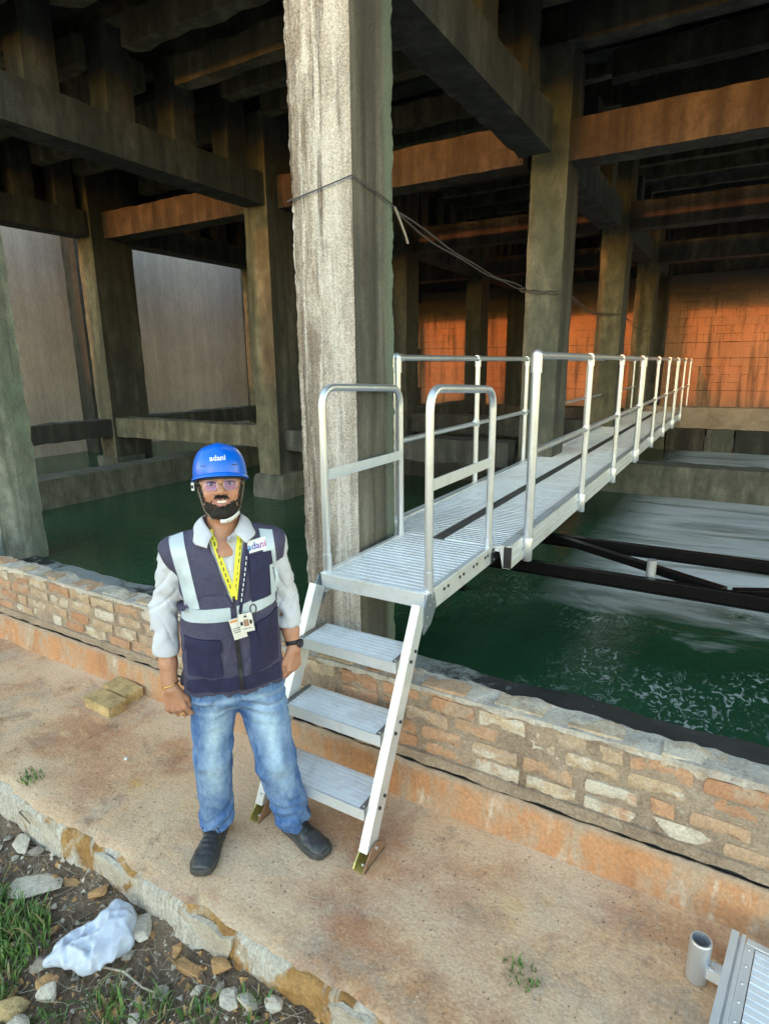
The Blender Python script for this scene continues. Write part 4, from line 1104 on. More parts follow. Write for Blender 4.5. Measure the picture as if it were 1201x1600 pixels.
    thick = .0014+.0048*np.clip((1.605-Z)/.05, 0, 1)+.0025*np.exp(-((X-CX)/.03)**2-((Z-1.637)/.01)**2)
    base = g.f-thick; g.f = smax(base, reg-.002, .006)
    g.disp(.003, 190, 3).disp(.002, 420, 5)
    bV, bF = g.mesh(); bdobj = tipped(obj('beard', np_mesh('beard', [(bV, bF)], M['beard']), P))
    rr = np.random.default_rng(5); sel = rr.choice(len(bF), min(5200, len(bF)), replace=False); mbh = MB()
    nrm = np.cross(bV[bF[sel, 1]]-bV[bF[sel, 0]], bV[bF[sel, 3]]-bV[bF[sel, 0]]); nrm /= np.linalg.norm(nrm, axis=1)[:, None]+1e-9
    for c, n in zip(bV[bF[sel]].mean(1), nrm):
        d = n*.5+np.array([0,-.15,-.55])+rr.normal(0, .25, 3); d *= rr.uniform(.0025, .0055)/np.linalg.norm(d); s_ = np.cross(d, n+rr.normal(0,.2,3)); s_ *= .00045/(np.linalg.norm(s_)+1e-9)
        mbh.add([c-s_, c+s_, c+d], [(0,1,2)])
    mbh.build('hairs', M['beard'], bdobj)['kind'] = 'stuff'
    g = Grid((-.16,-.17,1.60), (.09,.16,1.83), .004); h2 = Grid((-.16,-.17,1.60), (.09,.16,1.83), .004); X, Y, Z = g.all()
    g.ell((CX,.017,1.705), (.087,.104,.098), .01); g.cap((CX,.05,1.66), (CX,.05,1.62), .066, .05, .03)
    g.f = np.maximum(g.f, np.maximum((-.045-Y)+.9*np.maximum(Z-1.76, 0)*0, (1.715-Z)*(Y < .03)+0*X)); g.disp(.003, 160, 2)
    tipped(obj('hair', np_mesh('hair', [g.mesh()], M['beard']), P))
    # ---------------------------------------------------------------- jeans
    J = Grid((-.31,-.24,.03), (.31,.22,.98), .006)
    J.tab([(.745,-.028,.0,.150,.100), (.80,-.030,0,.186,.128), (.88,-.03,0,.188,.135), (.96,-.03,0,.18,.13)], 0, .03)
    legs = (((-.118,.0,.80), (-.152,.010,.48), (-.162,.080,.085), .103, .083, .074), ((.068,.0,.80), (.116,-.045,.45), (.188,.000,.062), .106, .089, .078))
    for a, b, c, r0, r1, r2 in legs: J.cap(a, b, r0, r1, .03).cap(b, c, r1, r2, .02)
    X, Y, Z = J.all()
    for a, b, c, *_ in legs:                                # flat hem instead of a round end
        c = np.array(c); dd = c-np.array(b); dd /= np.linalg.norm(dd)
        m = ((X-c[0])*dd[0]+(Y-c[1])*dd[1]+(Z-c[2])*dd[2])
        near = np.sqrt((X-c[0])**2+(Y-c[1])**2) < .14
        J.f = np.where(near & (Z < .3), np.maximum(J.f, m), J.f)
    def folds(x, y, z):
        side = np.where(x < -.02, -1., 1.); low = np.clip((.34-z)/.2, 0, 1); knee = np.exp(-((z-.47)/.09)**2); top = np.clip((z-.62)/.12, 0, 1)
        u = z*62+side*x*22+6*vn(x*9, y*9, z*7, 4)
        v = z*95+side*x*45+5*vn(x*12, y*12, z*9, 8)
        return -.0095*low*np.sin(u)*(.6+.6*vn(x*14, y*14, z*12, 2))-.008*knee*np.sin(u*.9+2)*np.clip(vn(x*9, y*9, z*9, 6)+.4, 0, 1)-.0045*top*np.sin(v+side*z*30)-.005*vn(x*22, y*22, z*10, 11)-.002*vn(x*70, y*70, z*60, 12)
    def jcr(x, y, z, su, seed, w=.22):
        u = su+2.4*vn(x*7, y*7, z*6, seed); return np.exp(-(np.sin(u)/w)**2)*np.clip(vn(x*8+3, y*8, z*7, seed+1)+.3, 0, 1)
    jf0 = folds
    def folds(x, y, z):
        low = np.clip((.30-z)/.15, 0, 1); mid = np.exp(-((z-.46)/.10)**2); top = np.clip((z-.64)/.1, 0, 1); sd = np.where(x < -.02, -1., 1.)
        return jf0(x, y, z)+(low+.6*mid+.5*top)*.010*jcr(x, y, z, z*40+sd*x*14, 41)+(low*.6+mid*.6+top*.6)*.008*jcr(x, y, z, z*30-sd*x*34, 51, .18)
    J.disp(.030, 1, 0, folds)
    def denim(V):
        x, y, z = V.T; n = vn(x*16, y*16, z*7, 3); n2 = vn(x*60, y*60, z*24, 7)+.9*vn(x*240, y*240, z*60, 13)
        fade = np.zeros(len(V))
        for a, b, c, *_ in legs:
            t = np.clip((.80-z)/(.80-b[2]), 0, 2); cx = np.where(z > b[2], a[0]+(b[0]-a[0])*t, b[0]+(c[0]-b[0])*(b[2]-z)/(b[2]-c[2]))
            f = np.exp(-((x-cx)/.052)**2)*np.exp(-((z-.62)/.17)**2)*(y < .03)+.55*np.exp(-((x-cx)/.05)**2)*np.exp(-((z-.40)/.10)**2)*(y < .05); fade = np.maximum(fade, f)
        wh = np.clip(np.sin(z*110+12*np.abs(x+.025)), 0, 1)*np.clip((z-.70)/.06, 0, 1)*.35
        fade = np.clip(fade*.85+.20*n+.13*n2+wh*.7+.06, 0, 1)[:, None]
        c = np.array([[.045,.115,.30]])*(1-fade)+np.array([[.42,.57,.72]])*fade
        hem = np.zeros(len(V))
        for a, b, cc, *_ in legs: hem = np.maximum(hem, ((V-np.array(cc))@((np.array(b)-np.array(cc))/np.linalg.norm(np.array(b)-np.array(cc))) < .016)*(z < .2))
        c = c*(1+.25*hem[:, None]); return np.clip(c*(1+.10*vn(x*150, y*150, z*150, 5))[:, None], 0, 1)
    jv, jf = relax(*J.mesh(), 1, .3)
    jeans = obj('jeans', np_mesh('jeans', [(jv, jf)], M['denim'], denim), P)
    # inner seams and fly
    jt = BVHTree.FromPolygons([tuple(v) for v in jv], [tuple(f) for f in jf])
    # ---------------------------------------------------------------- shirt
    TT = [(.850,-.038,-.002,.205,.145), (.95,-.032,-.004,.203,.150), (1.10,-.026,-.006,.196,.150), (1.25,-.025,-.004,.193,.143), (1.36,-.028,.0,.190,.128), (1.44,-.030,.006,.170,.102), (1.50,CX,.012,.095,.070), (1.525,CX,.014,.075,.060)]
    S = Grid((-.40,-.19,.96), (.32,.20,1.58), .0055)
    S.tab(TT, -.012, .02)
    S.cap((-.10,.01,1.455), (-.212,.012,1.418), .060, .068, .03).cap((.035,.01,1.46), (.152,.012,1.428), .060, .065, .03)
    S.cap((-.218,.012,1.41), (-.290,.030,1.18), .066, .054, .03).cap((-.296,.030,1.18), (-.294,-.010,1.018), .055, .051, .02)
    S.cap((.156,.012,1.42), (.200,.034,1.18), .063, .050, .03).cap((.203,.034,1.18), (.213,-.002,1.078), .051, .047, .02)
    for c, r in (((-.294,-.008,1.035), .0545), ((.213,.000,1.095), .0500)):          # rolled cuffs
        S.cap(c, (c[0], c[1]-.004, c[2]-.022), r, r, .004)
    S.cap((CX,-.05,1.60), (CX+.012,-.150,1.468), .050, .030, .01, True); S.cap((CX,.012,1.66), (CX,.012,1.47), .066, .062, .01, True)
    X, Y, Z = S.all()
    for c, zc in ((-.296, 1.004), (.211, 1.064)):
        m = (np.abs(X-c) < .1) & (Z < 1.14) & ((X < -.215) | (X > .145)); S.f = np.where(m, np.maximum(S.f, zc-Z-.08*(X-c)), S.f)
    for w_, e_ in (((-.292,-.018,.98), (-.296,.012,1.08)), ((.216,-.014,1.04), (.208,.014,1.12))):
        S.cap(w_, e_, .040, .042, .004, True)                                       # sleeve is hollow round the forearm
    def sfold(x, y, z):
        arm = np.clip((np.abs(x+.03)-.17)/.05, 0, 1)*np.clip((1.43-z)/.08, 0, 1); v = z*70+np.sign(x)*x*55+y*40+6*vn(x*10, y*10, z*8, 3)
        return -.0075*arm*np.sin(v)*np.clip(.35+vn(x*11, y*11, z*9, 9), 0, 1)-.006*np.clip((1.46-z)/.08, .15, 1)*vn(x*20, y*20, z*14, 4)+.008*arm*(np.abs(vn(x*13+z*9, y*13+z*5, z*10-x*6, 15))-.35)-.0028*vn(x*48, y*48, z*40, 6)
    def crease(x, y, z, su, seed, w=.22):
        u = su+2.6*vn(x*7, y*7, z*6, seed); return np.exp(-(np.sin(u)/w)**2)*np.clip(vn(x*8+3, y*8, z*7, seed+1)+.35, 0, 1)
    sf0 = sfold
    def sfold(x, y, z):
        arm = np.clip((np.abs(x+.03)-.17)/.05, 0, 1)*np.clip((1.45-z)/.1, 0, 1); sg = np.sign(x+.03)
        cf = np.clip((z-np.where(x < 0, 1.035, 1.095))/.05, 0, 1); arm = arm*cf
        return sf0(x, y, z)*(.35+.65*cf)+arm*(.010*crease(x, y, z, z*34+sg*x*30+y*10, 21)+.008*crease(x, y, z, z*26-sg*x*42+y*16, 31, .18))
    S.disp(.024, 1, 0, sfold)
    shv, shf = relax(*S.mesh(), 1, .3); shirt = obj('shirt', np_mesh('shirt', [(shv, shf)], M['shirt']), P)
    st = BVHTree.FromPolygons([tuple(v) for v in shv], [tuple(f) for f in shf])
    # ---------------------------------------------------------------- vest
    Vg = Grid((-.36,-.20,.77), (.27,.21,1.57), .0055)
    Vg.tab(TT, .004, .02, 2.5)
    Vg.cap((-.10,.01,1.455), (-.215,.012,1.415), .070, .080, .03).cap((.035,.01,1.46), (.155,.012,1.425), .070, .077, .03)
    X, Y, Z = Vg.all()
    armL = (-.300-X)+(Z-1.47)*-.42*-1*(-1)                   # line from (-.30,1.47) to (-.205,1.25)
    lineL = -.300+(1.47-Z)*.43; lineR = .222-(1.50-Z)*.20
    Vg.f = np.maximum(Vg.f, np.where(Z > 1.22, lineL-X, -1)); Vg.f = np.maximum(Vg.f, np.where(Z > 1.18, X-lineR, -1))
    Vg.cap((-.300,.03,1.19), (-.290,.04,1.30), .060, .064, .004, True); Vg.cap((.222,.035,1.18), (.215,.035,1.32), .050, .054, .004, True)
    apex = 1.218; vw = np.clip((Z-apex)/(1.505-apex), 0, 1.3)*.078+.001
    vc = -.014-.010*np.clip((Z-apex)/.3, 0, 1)
    Vg.f = np.maximum(Vg.f, np.where(Y < .01, np.minimum(vw-np.abs(X-vc), Z-apex), -1))
    Vg.cap((CX,.012,1.66), (CX,.012,1.45), .080, .078, .006, True)
    def vfold(x, y, z):
        v = x*60+6*vn(x*8, y*8, z*5, 2)
        dg = np.abs(vn(x*9+z*7, y*9, z*6-x*5, 12)); return -.005*np.sin(v)*np.clip((1.18-z)/.2, 0, 1)-.006*vn(x*14, y*14, z*8, 5)-.0028*vn(x*34, y*34, z*26, 8)+.005*(dg-.4)
    vf0 = vfold
    def vfold(x, y, z): return vf0(x, y, z)+.007*crease(x, y, z, x*34+z*12, 61)*np.clip((1.4-z)/.15, 0, 1)+.006*crease(x, y, z, x*22-z*26, 71, .18)*np.clip((1.4-z)/.15, 0, 1)
    Vg.disp(.024, 1, 0, vfold)
    vv, vf = relax(*Vg.mesh(), 1, .3); vest = obj('vest', np_mesh('vest', [(vv, vf)], M['vest']), P)
    vt = BVHTree.FromPolygons([tuple(v) for v in vv], [tuple(f) for f in vf])
    # ---------------------------------------------------------------- things laid on cloth: a patch is pressed on the surface it faces
    E_ = P.matrix_basis.inverted(); cam = E_ @ Vector((0, 0, 2.15))
    def fm(x, z): return x*.945+.0015, z+.058*(2.15-z)
    def hit(px, z, trees, dirv=Vector((0, 1, 0)), org=None):
        best = None
        for tr in trees:
            h_ = tr.ray_cast(Vector((px, -.6, z)), dirv)
            if h_[0] is not None and (best is None or h_[0].y < best.y): best = h_[0]
        return best
    def patch(name, corners, mat_, trees, nu=8, nv=8, off=.003, parent=None, fmap=True):
        """corners: (x,z) TL, TR, BR, BL in the person's frontal plane"""
        TL, TR, BR, BL = [np.array(fm(*c) if fmap else c, float) for c in corners]; v = []; last = -.13
        for j in range(nv+1):
            for i in range(nu+1):
                a, b = i/nu, j/nv; q = (TL*(1-a)+TR*a)*(1-b)+(BL*(1-a)+BR*a)*b
                h_ = hit(q[0], q[1], trees); y = h_.y if h_ is not None else last; last = y
                v.append((q[0], y-off, q[1]))
        mb = MB(); W_ = nu+1
        f = [(j*W_+i, (j+1)*W_+i, (j+1)*W_+i+1, j*W_+i+1) for j in range(nv) for i in range(nu)]
        mb.add(v, f, 0, True); n_ = len(v); bk = [(x, y+off*1.2, z) for x, y, z in v]
        rim = [i for i in range(nu)]+[j*W_+nu for j in range(nv)]+[nv*W_+i for i in range(nu, 0, -1)]+[j*W_ for j in range(nv, 0, -1)]
        mb.add([v[i] for i in rim]+[bk[i] for i in rim], [(i, (i+1) % len(rim), (i+1) % len(rim)+len(rim), i+len(rim)) for i in range(len(rim))])
        return mb.build(name, mat_, parent or P)
    # reflective tapes
    patch('reflective_tape', ((-.258,1.452), (-.200,1.470), (-.152,1.172), (-.208,1.165)), M['tape'], [vt], 4, 24, .003, vest)
    patch('reflective_tape', ((.112,1.466), (.168,1.456), (.184,1.205), (.140,1.205)), M['tape'], [vt], 4, 20, .003, vest)
    patch('reflective_tape', ((-.228,1.166), (-.030,1.172), (-.030,1.113), (-.232,1.112)), M['tape'], [vt], 16, 4, .004, vest)
    patch('reflective_tape', ((-.004,1.176), (.172,1.212), (.170,1.160), (-.004,1.116)), M['tape'], [vt], 14, 4, .004, vest)
    # pockets
    patch('chest_pocket', ((.058,1.345), (.145,1.355), (.143,1.195), (.058,1.180)), M['navy'], [vt], 8, 8, .005, vest)
    patch('pocket_flap', ((.060,1.372), (.155,1.380), (.160,1.322), (.062,1.312)), M['navy'], [vt], 8, 5, .010, vest)
    patch('pocket', ((-.222,1.030), (-.085,1.020), (-.082,.862), (-.224,.870)), M['navy'], [vt], 10, 10, .006, vest)
    patch('pocket_flap', ((-.226,1.046), (-.080,1.034), (-.078,.978), (-.228,.990)), M['navy'], [vt], 10, 5, .011, vest)
    patch('pocket', ((.040,1.075), (.165,1.115), (.160,.880), (.040,.860)), M['navy'], [vt], 10, 10, .006, vest)
    patch('pocket_flap', ((.072,1.092), (.170,1.122), (.168,1.055), (.078,1.020)), M['navy'], [vt], 8, 5, .011, vest)
    patch('hem_panel', ((-.236,.850), (.165,.860), (.165,.790), (-.236,.790)), M['navy'], [vt], 24, 4, .0035, vest)
    patch('zip', ((-.022,1.11), (-.006,1.11), (.004,.790), (-.014,.790)), M['black_cloth'], [vt], 2, 20, .007, vest)
    mb = MB(); mb.tube([(.060+.012*math.cos(t), -.172+.002*math.sin(t), 1.220+.018*math.sin(t)) for t in np.linspace(0, 2*math.pi, 14)[:-1]], .0028, 6, closed=True); mb.build('ring', M['bolt'], vest)
    # logo patch on the chest
    pt = patch('logo_patch', ((.058,1.428), (.134,1.436), (.135,1.388), (.059,1.381)), M['white_print'], [vt], 8, 4, .006, vest)
    def lettering(name, txt, size, cx, cz, trees, mats, off, parent, rot=0., bold=.0, fmap=True):
        if fmap: cx, cz = fm(cx, cz)
        cu = bpy.data.curves.new(name, 'FONT'); cu.body = txt; cu.size = size; cu.align_x = 'CENTER'; cu.resolution_u = 2; cu.offset = bold
        tmp = bpy.data.objects.new(name, cu); COL.objects.link(tmp)
        dg = bpy.context.evaluated_depsgraph_get(); me = bpy.data.meshes.new_from_object(tmp.evaluated_get(dg)); bpy.data.objects.remove(tmp)
        bm = bmesh.new(); bm.from_mesh(me); bmesh.ops.triangulate(bm, faces=bm.faces)
        bmesh.ops.subdivide_edges(bm, edges=[e for e in bm.edges if e.calc_length() > size*.35], cuts=1); bm.to_mesh(me); bm.free()
        xs_ = [v.co.x for v in me.vertices]; x0, x1 = min(xs_), max(xs_)
        co = []; ca, sa = math.cos(rot), math.sin(rot)
        for v in me.vertices:
            x, z = v.co.x, v.co.y-size*.3; X_, Z_ = cx+x*ca-z*sa, cz+x*sa+z*ca; h_ = hit(X_, Z_, trees); co.append((X_, (h_.y if h_ else -.1)-off, Z_))
        for m in mats: me.materials.append(m)
        for p in me.polygons:
            t = (sum(xs_[i] for i in p.vertices)/len(p.vertices)-x0)/(x1-x0+1e-9); p.material_index = min(len(mats)-1, int(t*len(mats)))
        for v, c in zip(me.vertices, co): v.co = c
        return obj(name, me, parent)
    LC = [simple('logo ink %d' % i, c, .5) for i, c in enumerate(((.02,.16,.42), (.05,.13,.45), (.16,.10,.42), (.30,.08,.38), (.45,.08,.28)))]
    lettering('lettering', 'adani', .036, .0965, 1.408, [vt], LC, .0078, pt, .1, .0006)
    # ---------------------------------------------------------------- shirt collar, placket
    def flap(top, bot, name='collar'):
        top = [np.array(p, float) for p in top]; bot = [np.array(p, float) for p in bot]; n_ = 12; rows = 7; v = []
        def samp(pl, t):
            d = [0]
            for i in range(1, len(pl)): d.append(d[-1]+np.linalg.norm(pl[i]-pl[i-1]))
            s_ = t*d[-1]; return np.array([np.interp(s_, d, [p[k] for p in pl]) for k in range(3)])
        for j in range(rows+1):
            for i in range(n_+1):
                t, q = i/n_, j/rows; a, b = samp(top, t), samp(bot, t); p = a*(1-q)+b*q; out = np.array([p[0]-CX, p[1]-.02, 0]); out /= np.linalg.norm(out)+1e-9
                v.append(p+out*.010*math.sin(q*math.pi))
        f = [(j*(n_+1)+i, (j+1)*(n_+1)+i, (j+1)*(n_+1)+i+1, j*(n_+1)+i+1) for j in range(rows) for i in range(n_)]
        mb = MB(); mb.add(v, f, 0, True); o = mb.build(name, M['shirt'], P); s_ = o.modifiers.new('thickness', 'SOLIDIFY'); s_.thickness = .004; s_.offset = 0; return o
    flap([(CX,.085,1.552), (CX-.055,.062,1.558), (CX-.076,.012,1.562), (CX-.064,-.040,1.545), (CX-.038,-.078,1.508)],
         [(CX,.105,1.505), (CX-.075,.085,1.505), (CX-.112,.010,1.508), (CX-.112,-.085,1.478), (CX-.062,-.128,1.470)])
    flap([(CX,.085,1.552), (CX+.055,.062,1.558), (CX+.076,.012,1.562), (CX+.066,-.040,1.545), (CX+.046,-.078,1.508)],
         [(CX,.105,1.505), (CX+.075,.085,1.505), (CX+.115,.010,1.512), (CX+.128,-.082,1.498), (CX+.085,-.126,1.478)])
    patch('placket', ((-.026,1.452), (-.004,1.452), (-.006,1.16), (-.026,1.16)), M['shirt'], [st], 2, 12, .003, shirt)
    for z in (1.44, 1.37, 1.30):
        h_ = hit(-.015, z, [st]); mb = MB(); mb.sphere((-.015, h_.y-.004, z), (.0055,.002,.0055), 10, 6); mb.build('button', M['white_plastic'], shirt)
    # ---------------------------------------------------------------- lanyards and badges
    ln = [vt, st]
    y1 = patch('lanyard', ((-.098,1.475), (-.078,1.482), (.000,1.215), (-.022,1.205)), M['yellow'], ln, 3, 22, .008)
    y2 = patch('lanyard', ((.024,1.482), (.046,1.482), (.000,1.205), (-.022,1.215)), M['yellow'], ln, 3, 22, .010)
    n2 = patch('lanyard', ((.052,1.40), (.066,1.40), (.016,1.15), (.002,1.15)), M['navy'], ln, 3, 20, .0075)
    tp = lambda k: ((-.088+.079*k), 1.478-.27*k)
    for k in range(9):                                           # rows of small print along the webbing
        x, z = tp(.1+.09*k); patch('print', ((x-.004,z+.008), (x-.0005,z+.009), (x+.003,z-.007), (x-.001,z-.008)), M['ink'], ln, 1, 1, .0105, y1)
        x, z = .041-.051*(.1+.09*k), 1.482-.272*(.1+.09*k); patch('print', ((x+.001,z+.008), (x+.004,z+.008), (x+.001,z-.007), (x-.002,z-.007)), M['ink'], ln, 1, 1, .0125, y2)
        x, z = .055-.045*(.1+.09*k), 1.39-.23*(.1+.09*k); patch('print', ((x-.002,z+.007), (x+.002,z+.007), (x+.000,z-.006), (x-.003,z-.006)), M['white_print'], ln, 1, 1, .0098, n2)
    for x, z0 in ((-.012, 1.212), (.010, 1.155)):
        x, z0 = fm(x, z0)
        h_ = hit(x, z0, ln); mb = MB(); mb.tube([(x, h_.y-.016, z0+.005), (x-.001, h_.y-.018, z0-.045)], .005, 8); mb.build('clip', M['bolt'], P)
    def badge(cx, cz, w_, hh, rot, off, face):
        cx, cz = fm(cx, cz)
        h_ = hit(cx, cz, ln); y = h_.y-off; mb = MB(); ca, sa = math.cos(rot), math.sin(rot)
        q = lambda a, b, dy: (cx+a*ca-b*sa, y+dy, cz+a*sa+b*ca)
        def rect(a0, a1, b0, b1, dy, dz=.0): return [q(a0,b0,dy), q(a1,b0,dy), q(a1,b1,dy), q(a0,b1,dy)]
        fr = rect(-w_/2, w_/2, -hh/2, hh/2, -.0015); bk = rect(-w_/2, w_/2, -hh/2, hh/2, .0015)
        mb.add(fr+bk, [(0,1,2,3), (7,6,5,4), (0,4,5,1), (1,5,6,2), (2,6,7,3), (3,7,4,0)]); b_ = mb.build('badge', M['card'], P)
        for nm, m_, a0, a1, b0, b1 in face:
            mb = MB(); mb.add(rect(a0*w_, a1*w_, b0*hh, b1*hh, -.0022), [(0,1,2,3)]); mb.build(nm, m_, b_)
    M['orange_print'] = simple('orange print', (.65,.25,.06), .5); M['photo_brown'] = simple('brown portrait', (.35,.2,.14), .5)
    badge(-.004, 1.085, .052, .088, .20, .020, (('header', M['orange_print'], -.42, .1, .34, .44), ('print', M['ink'], -.40, .3, .02, .05), ('print', M['ink'], -.40, .2, -.08, -.05), ('print', M['ink'], -.40, .25, -.18, -.15)))
    badge(.030, 1.110, .054, .078, .12, .026, (('portrait', M['photo_brown'], -.18, .18, -.18, .18), ('print', M['ink'], -.42, -.24, -.1, .1), ('print', M['ink'], .24, .42, -.1, .12), ('print', M['ink'], -.3, .3, -.32, -.29), ('crest', M['ink'], -.10, .10, .30, .40)))
    # ---------------------------------------------------------------- helmet
    H_ = MB(); nphi = 64; nt = 18; a0, b0 = .1045, .131; hc = Vector((CX, .006, 0)); ztop = 1.850; v = []
    def brim_z(ph):                                              # ph = 0 at the front
        c = math.cos(ph); return 1.714+.022*max(0, c)**1.5-.022*max(0, -c)
    for j in range(nt+1):
        t = j/nt
        for i in range(nphi):
            ph = 2*math.pi*i/nphi; r = (1-t**2.5)**(1/2.5) if t < 1 else 0.; zb = brim_z(ph)
            rib = 1+.018*math.exp(-((math.sin(ph))/.16)**2)*(math.cos(ph) > -2)*min(1, t*2)*0
            x = hc.x+a0*r*math.sin(ph); y = hc.y-b0*r*math.cos(ph); z = zb+(ztop-zb)*t
            cr = abs(x-hc.x); z += .003*math.exp(-(cr/.022)**2)*min(1, t*1.6)-.002*math.exp(-((cr-.045)/.012)**2)*min(1, t*1.4)
            v.append((x, y, z))
    f = [(j*nphi+i, j*nphi+(i+1) % nphi, (j+1)*nphi+(i+1) % nphi, (j+1)*nphi+i) for j in range(nt) for i in range(nphi)]
    H_.add(v, f, 0, True)
    br = []                                                       # brim: small all round, longer at the front
    for k, (dr, dz) in enumerate(((0,0), (.003,.001), (.006,-.004), (.0065,-.009), (.001,-.007), (-.006,-.004))):
        for i in range(nphi):
            ph = 2*math.pi*i/nphi; pk = 1+1.6*max(0, math.cos(ph))**2 if dr > 0 else 1; zb = brim_z(ph)
            br.append((hc.x+(a0+dr)*math.sin(ph), hc.y-(b0+dr*pk)*math.cos(ph), zb+dz-.004*(pk-1)*(dr > .005)))
    H_.add(br, [(k*nphi+i, (k+1)*nphi+i, (k+1)*nphi+(i+1) % nphi, k*nphi+(i+1) % nphi) for k in range(5) for i in range(nphi)], 0, True)
    hel = tipped(H_.build('helmet', M['helmet'], P))
    hbm = bmesh.new(); hbm.from_mesh(hel.data); ht = BVHTree.FromBMesh(hbm); hbm.free()
    mb = MB(); k = 24; v = []
    for z, s_ in ((1.700, .935), (1.745, .94)):
        for i in range(nphi): ph = 2*math.pi*i/nphi; v.append((hc.x+a0*s_*math.sin(ph), hc.y-b0*s_*math.cos(ph), z+.010*math.cos(ph)))
    mb.add(v, [(i, (i+1) % nphi, (i+1) % nphi+nphi, i+nphi) for i in range(nphi)], 0, True); mb.build('headband', M['helmet_dark'], hel)
    for s_ in (-.35, 0, .32):
        mb = MB(); mb.sphere((hc.x+a0*.945*math.sin(s_), hc.y-b0*.95*math.cos(s_), 1.7300), (.002,.002,.003), 8, 6); mb.build('stud', M['white_plastic'], hel)
    lettering('lettering', 'adani', .029, CX-.003, 1.790, [ht], [M['white_print']], .0012, hel, .03, .0004, False)
    for s_ in (-1, 1): patch('vent_slot', ((CX+s_*.058-.011,1.764), (CX+s_*.058+.011,1.764), (CX+s_*.058+.011,1.761), (CX+s_*.058-.011,1.761)), M['helmet_dark'], [ht], 4, 1, .001, hel, False)
    # chin strap with white cup and side buckle
    for s_ in (-1, 1):
        pts = [(CX+s_*.094,.010,1.712), (CX+s_*.087,-.012,1.675), (CX+s_*.079,-.032,1.635), (CX+s_*.066,-.055,1.590), (CX+s_*.040,-.078,1.553)]
        mb = MB(); mb.tube(pts, .0030, 8); mb.build('chin_strap', M['strap'], hel)
    mb = MB(); pv = []
    for i in range(11):
        t = -.15+1.15*i/10; x = CX+.062*t; y = -.108+.055*t*t; z = 1.545+.030*t*t+.002
        pv += [(x, y, z+.006), (x, y-.003, z), (x, y+.004, z-.008)]
    mb.add(pv, [(i*3+k, (i+1)*3+k, (i+1)*3+k+1, i*3+k+1) for i in range(10) for k in range(2)], 0, True); cup = mb.build('chin_cup', M['white_plastic'], hel)
    s_ = cup.modifiers.new('thickness', 'SOLIDIFY'); s_.thickness = .004
    for t in (.25, .45, .62):
        mb = MB(); mb.sphere((CX+.062*t, -.113+.055*t*t, 1.547+.030*t*t), (.003,.002,.003), 8, 6); mb.build('hole', M['helmet_dark'], hel)
    mb = MB(); mb.bar((CX-.106,-.012,1.700), (CX-.106,-.016,1.668), .012, .016, (0,1,0)); mb.build('buckle', M['white_plastic'], hel, .002)
    mb = MB(); mb.bar((CX-.109,-.024,1.690), (CX-.109,-.026,1.678), .010, .004, (0,1,0)); mb.build('buckle_slot', M['helmet_dark'], hel)
    # ---------------------------------------------------------------- spectacles
    for s_ in (-1, 1):
        cx, cz = CX+s_*.0365, 1.6885; nn = 24; ring = []
        for i in range(nn):
            a = 2*math.pi*i/nn; ca, sa = math.cos(a), math.sin(a); e = 2.6
            x = .0255*math.copysign(abs(ca)**(2/e), ca); z = .0205*math.copysign(abs(sa)**(2/e), sa); z = z*(.9 if z > 0 else 1.)
            ring.append((cx+x, -.1265+3.2*(cx+x-CX)**2, cz+z))
        mb = MB(); mb.add(ring+[(x, y+.0015, z) for x, y, z in ring], [tuple(range(nn))[::-1], tuple(range(nn, 2*nn))]+[(i, (i+1) % nn, (i+1) % nn+nn, i+nn) for i in range(nn)])
        l_ = tipped(mb.build('spectacle_lens', M['lens'], P))
        mb = MB(); mb.tube(ring, .0006, 5, closed=True); mb.build('rim', M['silver'], l_)
        mb = MB(); mb.tube([(cx+s_*.0235, -.119, 1.6975), (CX+s_*.078, -.105, 1.6985), (CX+s_*.084, -.02, 1.697), (CX+s_*.085, .02, 1.69)], .0014, 6); tipped(mb.build('spectacle_temple', M['silver'], P))
    mb = MB(); mb.tube([(CX-.013,-.1260,1.695), (CX-.005,-.1290,1.6985), (CX+.005,-.1290,1.6985), (CX+.013,-.1260,1.695)], .0013, 6); tipped(mb.build('spectacle_bridge', M['gold'], P))
    # ---------------------------------------------------------------- watch, bangle, ring
    wr = Vector((.2205,-.037,.992)); ax = Vector((.08,-.36,-1)).normalized(); u_ = ax.cross(Vector((0,1,0))).normalized(); w_ = ax.cross(u_)
    mb = MB()
    for dz, r in ((-.010,.0315), (.010,.0325)): mb.add([wr-ax*dz+(u_*math.cos(t)+w_*math.sin(t))*r for t in np.linspace(0, 2*math.pi, 25)[:-1]], [])
    mb.add([wr-ax*dz+(u_*math.cos(t)+w_*math.sin(t))*r for dz, r in ((-.009,.0315), (.009,.0325)) for t in np.linspace(0, 2*math.pi, 25)[:-1]], [(i, (i+1) % 24, (i+1) % 24+24, i+24) for i in range(24)], 0, True)
    wa = mb.build('watch_strap', M['black_cloth'], P); s_ = wa.modifiers.new('thickness', 'SOLIDIFY'); s_.thickness = .003; s_.offset = 1
    d_ = Vector((.80,-.60,.05)).normalized(); c = wr+d_*.032
    mb = MB(); mb.tube([c, c+d_*.010], .019, 20); mb.build('watch_case', M['bolt'], P)
    mb = MB(); mb.tube([c+d_*.0101, c+d_*.011], .015, 20); mb.build('watch_face', M['eye_dark'], P)
    wr = Vector((-.2875,-.050,.878)); ax = Vector((.05,-.28,-1)).normalized(); u_ = ax.cross(Vector((0,1,0))).normalized(); w_ = ax.cross(u_); ax2 = (ax+u_*.25).normalized(); u2 = (u_-ax*.25)
    mb = MB(); mb.tube([wr+(u2*math.cos(t)+w_*math.sin(t))*.0335 for t in np.linspace(0, 2*math.pi, 25)[:-1]], .0028, 8, closed=True); mb.build('bangle', M['gold'], P)
